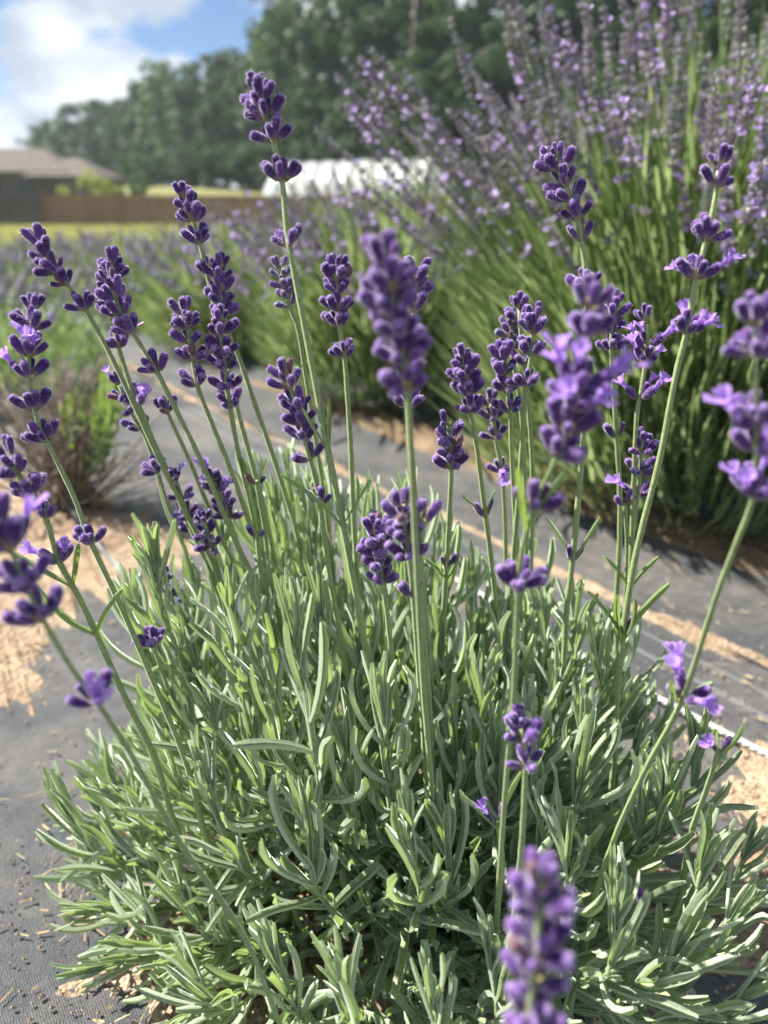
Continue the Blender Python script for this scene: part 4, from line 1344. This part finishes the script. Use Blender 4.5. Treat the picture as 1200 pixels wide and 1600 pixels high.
def bush(px_name, loc, label, n_stalks, height, reach, seed, n_leaf=2200, n_stuff=0, split=False, leaf='bleaf', group=None, frad=0.30, fh=0.26):
    r = np.random.default_rng(seed)
    root = empty(px_name, loc)
    tag(root, label, 'lavender bush', group)
    link('foliage', foliage(r, frad, fh, n_leaf, (0.03, 0.065), (0.0025, 0.0045)).mesh('foliage', [M[leaf]]), root)['kind'] = 'stuff'
    if leaf == 'bleaf':      # long leafless side stems between the flower stalks
        link('side_stems', foliage(r, frad * 0.95, fh * 1.12, int(n_leaf * 0.7), (0.10, 0.24), (0.0015, 0.0024), 0.16).mesh('side_stems', [M['bstem']]), root)['kind'] = 'stuff'
    mb = MB()
    for k in range(16):
        a = r.uniform(0, 6.28); q = r.uniform(0.08, frad * 0.8)
        e = np.array([q * math.cos(a), q * math.sin(a), r.uniform(0.05, 0.16)])
        mb.tube(spline([np.array([0.02 * math.cos(a), 0.02 * math.sin(a), 0.0]), e * np.array([.5, .5, .25]) + np.array([0, 0, .01]), e], 9), np.linspace(0.007, 0.003, 9), 6)
    link('woody_stem', mb.mesh('woody_stem', [M['wood']]), root)
    stuff = MB()
    for k in range(n_stalks + n_stuff):
        a = k * 2.39996 + r.normal(0, 0.3)
        q = math.sqrt((k % n_stalks + 0.5) / n_stalks) if k < n_stalks else math.sqrt(r.random())
        th = R(reach) * q + r.normal(0, 0.07)
        base = np.array([0.16 * q * math.cos(a), 0.16 * q * math.sin(a), r.uniform(0.02, 0.09)])
        tip_h = height * r.uniform(0.72, 1.06) * (1 - 0.12 * q)
        Lz = (tip_h - base[2]) / max(0.45, math.cos(th) ** 0.6)
        li = int(np.argmin([abs(math.log(Lz / q_)) for q_ in LENGTHS])); s = Lz / LENGTHS[li]
        X = (Matrix.Translation(base) @ Matrix.Rotation(a, 4, 'Z') @ Matrix.Rotation(th, 4, 'Y') @ Matrix.Diagonal((s, s, s, 1)))
        v = VAR[li][int(r.integers(0, 6))]
        if k < n_stalks:
            o = bpy.data.objects.new('flower_stalk', v[0] if split else v[2])
            COL.objects.link(o)
            o.parent = root
            o.matrix_local = X
            if split:
                c = bpy.data.objects.new('flower_spike', v[1])
                COL.objects.link(c)
                c.parent = o
        else:
            Xn = np.array(X)
            b = v[3]
            for Vv, Aa in [(np.concatenate(b.V), np.concatenate(b.A))]:
                W = Vv @ Xn[:3, :3].T + Xn[:3, 3]
                n0 = stuff.n
                stuff.V.append(W); stuff.A.append(Aa)
                stuff.Q += [q_ + n0 for q_ in b.Q]; stuff.qm += b.qm
                stuff.T += [q_ + n0 for q_ in b.T]; stuff.tm += b.tm
                stuff.n += len(W)
    if stuff.n:
        link('more_flower_stalks', stuff.mesh('more_flower_stalks', [M['bstem'], M['bspike'], M['bpetal'], M['bstem']], False), root)['kind'] = 'stuff'
    return root


B0 = np.array([0.56, 1.36, 0.0])
bush('lavender_bush', B0, 'tall lavender bush with a dense fan of flower stalks filling the upper right', 300, 0.80, 35, 31, 9000, 200, True, frad=0.38, fh=0.50)
bush('lavender_bush', B0 + U * 0.92 + W_ * 0.02, 'lavender bush right behind the blurred central flower stalk, next to the tall bush', 250, 0.58, 44, 32, 5000, 60, frad=0.35, fh=0.36)
bush('lavender_bush', B0 + U * 1.84, 'lavender bush behind the tall stalk that rises above the greenhouse', 250, 0.46, 46, 33, 3600, 0, frad=0.34, fh=0.26)
bush('lavender_bush', B0 + U * 2.76, 'fourth lavender bush from the tall one along the far planting row', 210, 0.42, 46, 34, 2600, 0, frad=0.34, fh=0.24)
bush('lavender_bush', B0 + U * 3.7, 'fifth lavender bush from the tall one along the far planting row', 170, 0.40, 46, 35, 1500, 0, frad=0.33, fh=0.17)
bush('lavender_bush', B0 + U * 4.65, 'sixth lavender bush from the tall one along the far planting row', 140, 0.38, 46, 36, 1200, 0, frad=0.33, fh=0.17)
bush('lavender_bush', B0 + U * 5.6, 'farthest lavender bush of the far planting row, towards the grey fence', 110, 0.36, 46, 37, 1000, 0, frad=0.33, fh=0.16)
bush('lavender_bush', ROOT + U * 1.95 + W_ * 0.06, 'pale grey-green lavender bush cut by the left edge behind the twiggy plant', 120, 0.39, 38, 38, 3200, 0, leaf='gleaf', frad=0.32, fh=0.24)


# ---- scraggly, half-dead plant in the near row
def scraggly():
    r = np.random.default_rng(77)
    g = ground(112, 800)
    root = empty('twiggy_plant', (g[0], g[1], 0.008))
    tag(root, 'scraggly half-dead lavender of grey twigs with a few green shoots', 'lavender')
    tw = MB()
    for k in range(150):
        a = r.uniform(0, 6.28); th = abs(r.normal(0.55, 0.35)); L = r.uniform(0.11, 0.26)
        e = np.array([math.sin(th) * math.cos(a), math.sin(th) * math.sin(a), math.cos(th)]) * L
        s = np.array([r.normal(0, 0.02), r.normal(0, 0.02), 0])
        p = spline([s, 0.5 * (s + e) + r.normal(0, 0.012, 3), e + s], 8)
        p[:, 2] = np.maximum(p[:, 2], 0.004)
        tw.tube(p, np.linspace(0.0026, 0.0010, 8), 5)
        for q in range(3):
            b = p[int(r.integers(3, 7))]
            d = nrm(e / L + r.normal(0, 0.5, 3)) * r.uniform(0.02, 0.05)
            tw.tube([b, b + d * 0.5 + r.normal(0, 0.002, 3), b + d], [0.0011, 0.0009, 0.0006], 4)
    link('twigs', tw.mesh('twigs', [M['twig']]), root)['kind'] = 'stuff'
    for k in range(12):
        a = r.uniform(-0.9, 1.2) if k < 14 else r.uniform(0, 6.28)
        e = np.array([0.12 * math.cos(a) * r.uniform(0.2, 1.1), 0.12 * math.sin(a) * r.uniform(0.2, 1.1), r.uniform(0.11, 0.23)])
        p = spline([(0, 0, 0.01), e * np.array([.6, .6, .5]), e], 14)
        mb = MB()
        mb.tube(p, np.linspace(0.0022, 0.001, 14), 5)
        for v, Mx in shoot_leaves(p, 8, 0.040, r.uniform(0, 6), r, start=0.45):
            mb.inst(LEAF_VAR[v], Mx[None], 1)
        link('leafy_shoot', mb.mesh('leafy_shoot', [M['shoot'], M['leaf_young']]), root)


scraggly()


# ------------------------------------------------------------------ lawn grass
def lawn():
    r = np.random.default_rng(3)
    mb = MB()
    n = 16000
    y = 8.5 + 44 * r.random(n) ** 1.7
    x = (r.uniform(-0.62, 0.55, n)) * y
    Ms = np.zeros((n, 4, 4))
    a = r.uniform(0, 6.28, n); L = r.uniform(0.05, 0.11, n) * (1 + y / 30); w = 0.004 * (1 + y / 6)
    tx, ty = r.normal(0, 0.35, n), r.normal(0, 0.35, n)
    Ms[:, 0, 0] = np.cos(a) * w; Ms[:, 1, 0] = np.sin(a) * w
    Ms[:, 0, 1] = tx * L; Ms[:, 1, 1] = ty * L; Ms[:, 2, 1] = L
    Ms[:, 2, 2] = 1e-3
    Ms[:, 0, 3], Ms[:, 1, 3], Ms[:, 2, 3], Ms[:, 3, 3] = x, y, -0.004, 1
    mb.inst((np.array([(-0.5, 0, 0), (0.5, 0, 0), (0, 1, 0)], float), None, np.array([(0, 1, 2)]), np.zeros(3)), Ms)
    M['grass'] = m_simple_leaf('lawn_grass', (0.16, 0.18, 0.045), (0.28, 0.265, 0.085), (0.34, 0.36, 0.07), 0.3)
    o = link('grass', mb.mesh('grass', [M['grass']], False))
    tag(o, 'sunlit yellow-green lawn grass in front of the fence', 'grass', kind='stuff')


lawn()


# ------------------------------------------------------------------ fences
def fence(px0, px1, fwd0, fwd1, mat, label, h=1.85, panel=2.4):
    a, b = at_forward(px0, 345, fwd0), at_forward(px1, 345, fwd1)
    a[2] = b[2] = 0
    L = np.linalg.norm(b - a); d = (b - a) / L
    root = empty('board_fence', tuple(a), math.atan2(d[1], d[0]))
    tag(root, label, 'fence')
    r = random.Random(int(px0) + 9)
    nP = max(1, round(L / panel)); pl = L / nP
    post = MB(); post.box((-0.055, -0.055, -0.1), (0.055, 0.055, h + 0.08)); post_me = post.mesh('fence_post', [M[mat]], False)
    var = []
    for k in range(3):
        mb = MB()
        nb = int(pl / 0.145); bw = (pl - 0.12) / nb
        for i in range(nb):
            x = 0.06 + i * bw
            top = h + r.uniform(-0.02, 0.02); y = r.uniform(-0.004, 0.004)
            mb.box((x + 0.004, -0.045 + y, 0.04), (x + bw - 0.004, -0.025 + y, top))
        for z in (0.35, h - 0.3):
            mb.box((0.058, -0.020, z), (pl - 0.058, 0.030, z + 0.09))
        var.append(mb.mesh('fence_panel', [M[mat]], False))
    for i in range(nP + 1):
        link('fence_post', post_me, root, (i * pl, 0, 0))
        if i < nP:
            link('fence_panel', var[i % 3], root, (i * pl, 0, 0))


fence(-330, 66, 50, 53.6, 'grey_wood', 'weathered dark grey board fence at the left, below the house')
fence(69, 760, 54, 56, 'red_wood', 'reddish brown board fence across the lawn, below the greenhouse')


# ------------------------------------------------------------------ house
def house():
    c0 = at_forward(-130, 345, 76); c1 = at_forward(112, 345, 76)
    z0 = float(terrain_z(76)) - 0.1
    w = c1[0] - c0[0]; D = 9.0
    root = empty('house', (c0[0], 76, z0))
    tag(root, 'long grey house with a brown-grey hipped roof behind the fence', 'house')
    eave = at_forward(0, 268, 76)[2] - z0
    ridge = at_forward(0, 231, 80)[2] - z0
    mb = MB(); mb.box((0, 0, 0), (w, D, eave)); link('wall', mb.mesh('wall', [M['siding']], False), root)

    def hip(x0, x1, y0, y1, z_e, z_r, over, inset):
        V = [(x0 - over, y0 - over, z_e), (x1 + over, y0 - over, z_e), (x1 + over, y1 + over, z_e), (x0 - over, y1 + over, z_e),
             (x0 + inset, (y0 + y1) / 2, z_r), (x1 - inset, (y0 + y1) / 2, z_r)]
        lo = [(v[0], v[1], v[2] - 0.18) for v in V[:4]]
        return (np.array(V + lo), np.array([(0, 1, 5, 4), (2, 3, 4, 5), (6, 7, 1, 0), (7, 8, 2, 1), (8, 9, 3, 2), (9, 6, 0, 3), (9, 8, 7, 6)]), np.array([(1, 2, 5), (3, 0, 4)]))
    V, Q, T = hip(0, w, 0, D, eave, ridge, 0.6, 3.6)
    mb = MB(); mb.add(V, Q, T); rf = link('roof', mb.mesh('roof', [M['roof']], False), root)
    # lower wing to the right
    ww = at_forward(162, 345, 76)[0] - c1[0]
    mb = MB(); mb.box((w + 0.005, -1.0, 0), (w + ww, D - 2, eave - 0.5)); link('wing_wall', mb.mesh('wing_wall', [M['siding']], False), root)
    V, Q, T = hip(w - 3.0, w + ww, -1.0, D - 2, eave - 0.42, ridge - 0.9, 0.5, 2.6)
    mb = MB(); mb.add(V, Q, T); link('wing_roof', mb.mesh('wing_roof', [M['roof']], False), root)
    x = 1.2
    k = 0
    while x < w - 2:
        mb = MB(); mb.box((x, -0.06, eave - 2.2), (x + 1.3, -0.03, eave - 0.8))
        win = link('window', mb.mesh('window', [M['window']], False), root)
        mb = MB()
        for lo, hi in (((x - .1, -.09, eave - 2.3), (x, -.005, eave - .7)), ((x + 1.3, -.09, eave - 2.3), (x + 1.4, -.005, eave - .7)), ((x, -.09, eave - .8), (x + 1.3, -.005, eave - .7)), ((x, -.09, eave - 2.3), (x + 1.3, -.005, eave - 2.2))):
            mb.box(lo, hi)
        link('window_frame', mb.mesh('window_frame', [M['grey_wood']], False), win)
        x += 2.9; k += 1


house()


# ------------------------------------------------------------------ hoop greenhouse
def greenhouse():
    a = at_forward(428, 345, 66); b = at_forward(655, 345, 60.5)
    a[2] = b[2] = 0
    L = np.linalg.norm(b - a); d = (b - a) / L
    z0 = float(terrain_z(64)) - 0.05
    hw, hh = 3.6, 4.75 - z0
    root = empty('hoop_greenhouse', (a[0], a[1], z0), math.atan2(d[1], d[0]))
    tag(root, 'white plastic hoop greenhouse with rounded end behind the brown fence', 'greenhouse')
    nh = 9
    xs = np.linspace(0, L, nh)
    ang = np.linspace(0, math.pi, 25)
    mb = MB()
    cols = []
    fine = np.linspace(0, L, (nh - 1) * 6 + 1)
    for x in fine:
        f = (x % (L / (nh - 1))) / (L / (nh - 1))
        sag = 1 - 0.022 * math.sin(math.pi * f)
        pinch = 1.0
        for t in ang:
            cols.append((x, -hw * math.cos(t) * sag + hw, hh * max(0.0, math.sin(t)) ** 0.65 * sag))
    na = len(ang)
    i, j = np.meshgrid(np.arange(len(fine) - 1), np.arange(na - 1), indexing='ij')
    q = i * na + j
    mb.add(np.array(cols), np.stack([q, q + na, q + na + 1, q + 1], -1).reshape(-1, 4))
    link('cover', mb.mesh('cover', [M['film']]), root)
    for side, x in ((0, 0.0), (1, L)):
        mb = MB()
        bul = 2.6 if side == 0 else 0.05
        V, Qs = [], []
        for ii in range(8):
            s = ii / 7
            for t in ang:
                k = math.cos(s * math.pi / 2)
                V.append((x - bul * math.sin(s * math.pi / 2) - 0.004, -hw * math.cos(t) * k + hw, hh * max(0.0, math.sin(t)) ** 0.65 * k))
        for ii in range(7):
            for jj in range(na - 1):
                v = ii * na + jj
                Qs.append((v, v + 1, v + na + 1, v + na))
        mb.add(np.array(V), np.array(Qs))
        link('end_cover', mb.mesh('end_cover', [M['film']]), root)
    hoop = MB()
    hoop.tube([(0, -hw * 1.006 * math.cos(t) + hw, hh * 1.006 * max(0.0, math.sin(t)) ** 0.65) for t in ang], 0.075, 6)
    hm = hoop.mesh('hoop', [M['metal']])
    for x in xs:
        link('hoop', hm, root, (x, 0, 0))
    mb = MB(); mb.box((-0.1, -0.06, 0), (L, -0.01, 0.45)); link('base_board', mb.mesh('base_board', [M['grey_wood']], False), root)


greenhouse()


# ------------------------------------------------------------------ trees and shrubs
def crown_mesh(name, seed, mat, n_leaf, n_clump, rx, rz, zc, leaf, low=0.0):
    """crown of leaf-sized faces gathered in clumps"""
    r = np.random.default_rng(seed)
    cl = []
    while len(cl) < n_clump:
        v = r.normal(0, 1, 3); v /= np.linalg.norm(v)
        q = r.uniform(0.45, 1.0) ** 0.6
        p = v * q * np.array([rx, rx, rz])
        wob = 1 + 0.18 * math.sin(3 * math.atan2(v[1], v[0]) + seed) + 0.15 * math.sin(5 * v[2] + seed * 2)
        p *= wob
        if p[2] + zc < low:
            continue
        cl.append((p + np.array([0, 0, zc]), r.uniform(0.13, 0.30) * rx))
    n = n_leaf
    ci = r.integers(0, n_clump, n)
    C = np.array([c[0] for c in cl])[ci]; S = np.array([c[1] for c in cl])[ci]
    v = r.normal(0, 1, (n, 3)); v /= np.linalg.norm(v, axis=1)[:, None]
    p = C + v * (S * r.random(n) ** 0.4)[:, None] * np.array([1, 1, 0.8])
    nn = v * 0.8 + r.normal(0, 0.6, (n, 3)) + np.array([0, 0, 0.35]); nn /= np.linalg.norm(nn, axis=1)[:, None]
    x = np.cross(nn, r.normal(0, 1, (n, 3))); x /= np.linalg.norm(x, axis=1)[:, None]
    y = np.cross(nn, x)
    sz = leaf * r.uniform(0.6, 1.3, n)
    Ms = np.zeros((n, 4, 4))
    Ms[:, :3, 0] = x * sz[:, None]; Ms[:, :3, 1] = y * (sz * 1.3)[:, None]; Ms[:, :3, 2] = nn * sz[:, None]; Ms[:, :3, 3] = p; Ms[:, 3, 3] = 1
    mb = MB()
    mb.inst((np.array([(0, -0.5, 0), (0.42, 0, 0.08), (0, 0.5, 0), (-0.42, 0, 0.08)], float), np.array([(0, 1, 2, 3)]), None, np.zeros(4)), Ms)
    return mb.mesh(name, [M[mat]], False), [c[0] for c in cl]


def trunk_mesh(seed, clumps, h, rad):
    r = np.random.default_rng(seed)
    mb = MB()
    p = spline([(0, 0, -0.3), (r.normal(0, .2), r.normal(0, .2), h * 0.4), (r.normal(0, .4), r.normal(0, .4), h * 0.85)], 12)
    mb.tube(p, np.linspace(rad, rad * 0.3, 12), 8)
    for c in clumps[:14]:
        s = p[int(r.integers(4, 10))]
        m = 0.5 * (s + c) + np.array([0, 0, -0.05 * h])
        mb.tube(spline([s, m, c], 7), np.linspace(rad * 0.35, rad * 0.08, 7), 5)
    return mb.mesh('trunk', [M['bark']])


TREE = []
for k in range(5):
    me, cl = crown_mesh('crown', 40 + k, 'tree_leaf' if k % 5 != 3 else 'tree_leaf2', 13000, 150, 0.31, 0.44, 0.55, 0.024, 0.10)
    TREE.append((me, trunk_mesh(60 + k, cl, 1.0, 0.022)))


for k in range(2):
    me, cl = crown_mesh('crown', 50 + k, 'tree_leaf', 12000, 130, 0.34, 0.50, 0.48, 0.026, 0.0)
    TREE.append((me, trunk_mesh(70 + k, cl, 0.8, 0.02)))


def tree(px, ytop, fwd, k, label, group, wide=1.0, name='broadleaf_tree'):
    t = at_forward(px, ytop, fwd)
    zb = float(terrain_z(fwd)) - 0.1
    h = t[2] - zb
    o = empty(name, (t[0], fwd, zb), k * 1.7 + px * 0.01)
    tag(o, label, 'tree', group)
    k = k % 5 if name == 'broadleaf_tree' else 5 + k % 2
    c = link('crown', TREE[k][0], o); c.scale = (h * wide, h * wide, h)
    c = link('trunk', TREE[k][1], o); c.scale = (h, h, h)


rt = random.Random(5)
ORD = ['first', 'second', 'third', 'fourth', 'fifth', 'sixth', 'seventh', 'eighth', 'ninth', 'tenth', 'eleventh', 'twelfth', 'thirteenth', 'fourteenth']
slope = [(-40, 240, 195), (-5, 236, 190), (45, 218, 188), (78, 196, 182), (112, 176, 174), (148, 161, 166), (186, 142, 158), (226, 125, 150), (265, 109, 143), (302, 96, 136), (342, 84, 128)]
near = [(388, 66, 121), (424, 34, 113), (462, -4, 105), (510, -25, 99), (565, -45, 93), (632, -60, 88), (705, -45, 84), (785, -65, 81), (865, -60, 78), (945, -75, 76), (1030, -60, 74), (1120, -70, 72), (1215, -60, 70)]
for i, (x, y, f) in enumerate(slope):
    tree(x, y, f, i, ORD[i] + ' tree from the left along the skyline of the far wooded slope', 'trees on the far wooded slope', wide=1.2)
for i, (x, y, f) in enumerate(slope[2:]):
    tree(x + 20, y + 55, f - 10, i + 2, 'lower green tree in front of the ' + ORD[i + 2] + ' skyline tree of the slope', 'trees on the far wooded slope', wide=1.35)
for i, (x, y, f) in enumerate(near):
    tree(x, y, f, i + 1, ORD[i] + ' of the tall dark trees counted from the greenhouse end of the wood', 'tall trees of the near wood', wide=1.05)
for i, (x, y, f) in enumerate(near):
    tree(x + 25, max(80, y + 110) + rt.uniform(-20, 20), f - 9, i + 3, 'shorter dark tree before the ' + ORD[i] + ' tall tree of the wood', 'tall trees of the near wood', wide=1.2)
under = [(205, 252, 124), (250, 240, 118), (300, 228, 112), (350, 222, 106), (400, 215, 101), (450, 208, 96), (505, 200, 91), (560, 190, 86), (620, 180, 81), (690, 170, 77)]
for i, (x, y, f) in enumerate(under):
    tree(x, y, f, i + 1, ORD[i] + ' low bushy tree from the left along the foot of the wood', 'bushy edge of the wood', wide=2.0, name='bushy_tree')


def shrub(px, ytop, fwd, halfw_px, mat, label, seed):
    t = at_forward(px, ytop, fwd)
    zb = float(terrain_z(fwd)) - 0.05
    h = t[2] - zb
    rx = halfw_px * fwd / 1287
    me, cl = crown_mesh('crown', seed, mat, 4200, 45, rx, h * 0.52, h * 0.5, 0.16, 0.05)
    o = empty('round_shrub', (t[0], fwd, zb))
    tag(o, label, 'shrub')
    link('crown', me, o)
    mb = MB()
    for c in cl[:10]:
        mb.tube(spline([(0, 0, -0.1), c * np.array([.4, .4, .4]), c], 6), np.linspace(0.07, 0.02, 6), 5)
    link('trunk', mb.mesh('trunk', [M['bark']]), o)


shrub(135, 268, 60, 46, 'olive_leaf', 'pale olive round shrub in front of the house', 91)
shrub(205, 246, 84, 30, 'tree_leaf2', 'bright green round shrub at the foot of the wooded slope', 92)


# ------------------------------------------------------------------ summer haze over the field
def haze():
    mb = MB(); mb.box((-260, -60, -1.2), (260, 222, 33))
    t = NT('haze')
    v = t.n('VolumePrincipled', Density=HAZE)
    v.inputs['Color'].default_value = (0.86, 0.93, 1.0, 1)
    v.inputs['Anisotropy'].default_value = 0.35
    t.t.links.new(v.outputs[0], t.out.inputs['Volume'])
    o = link('haze', mb.mesh('haze', [t.m], False))
    tag(o, 'thin pale summer haze over the field and the wood', 'haze', kind='stuff')


HAZE = 0.0004
haze()
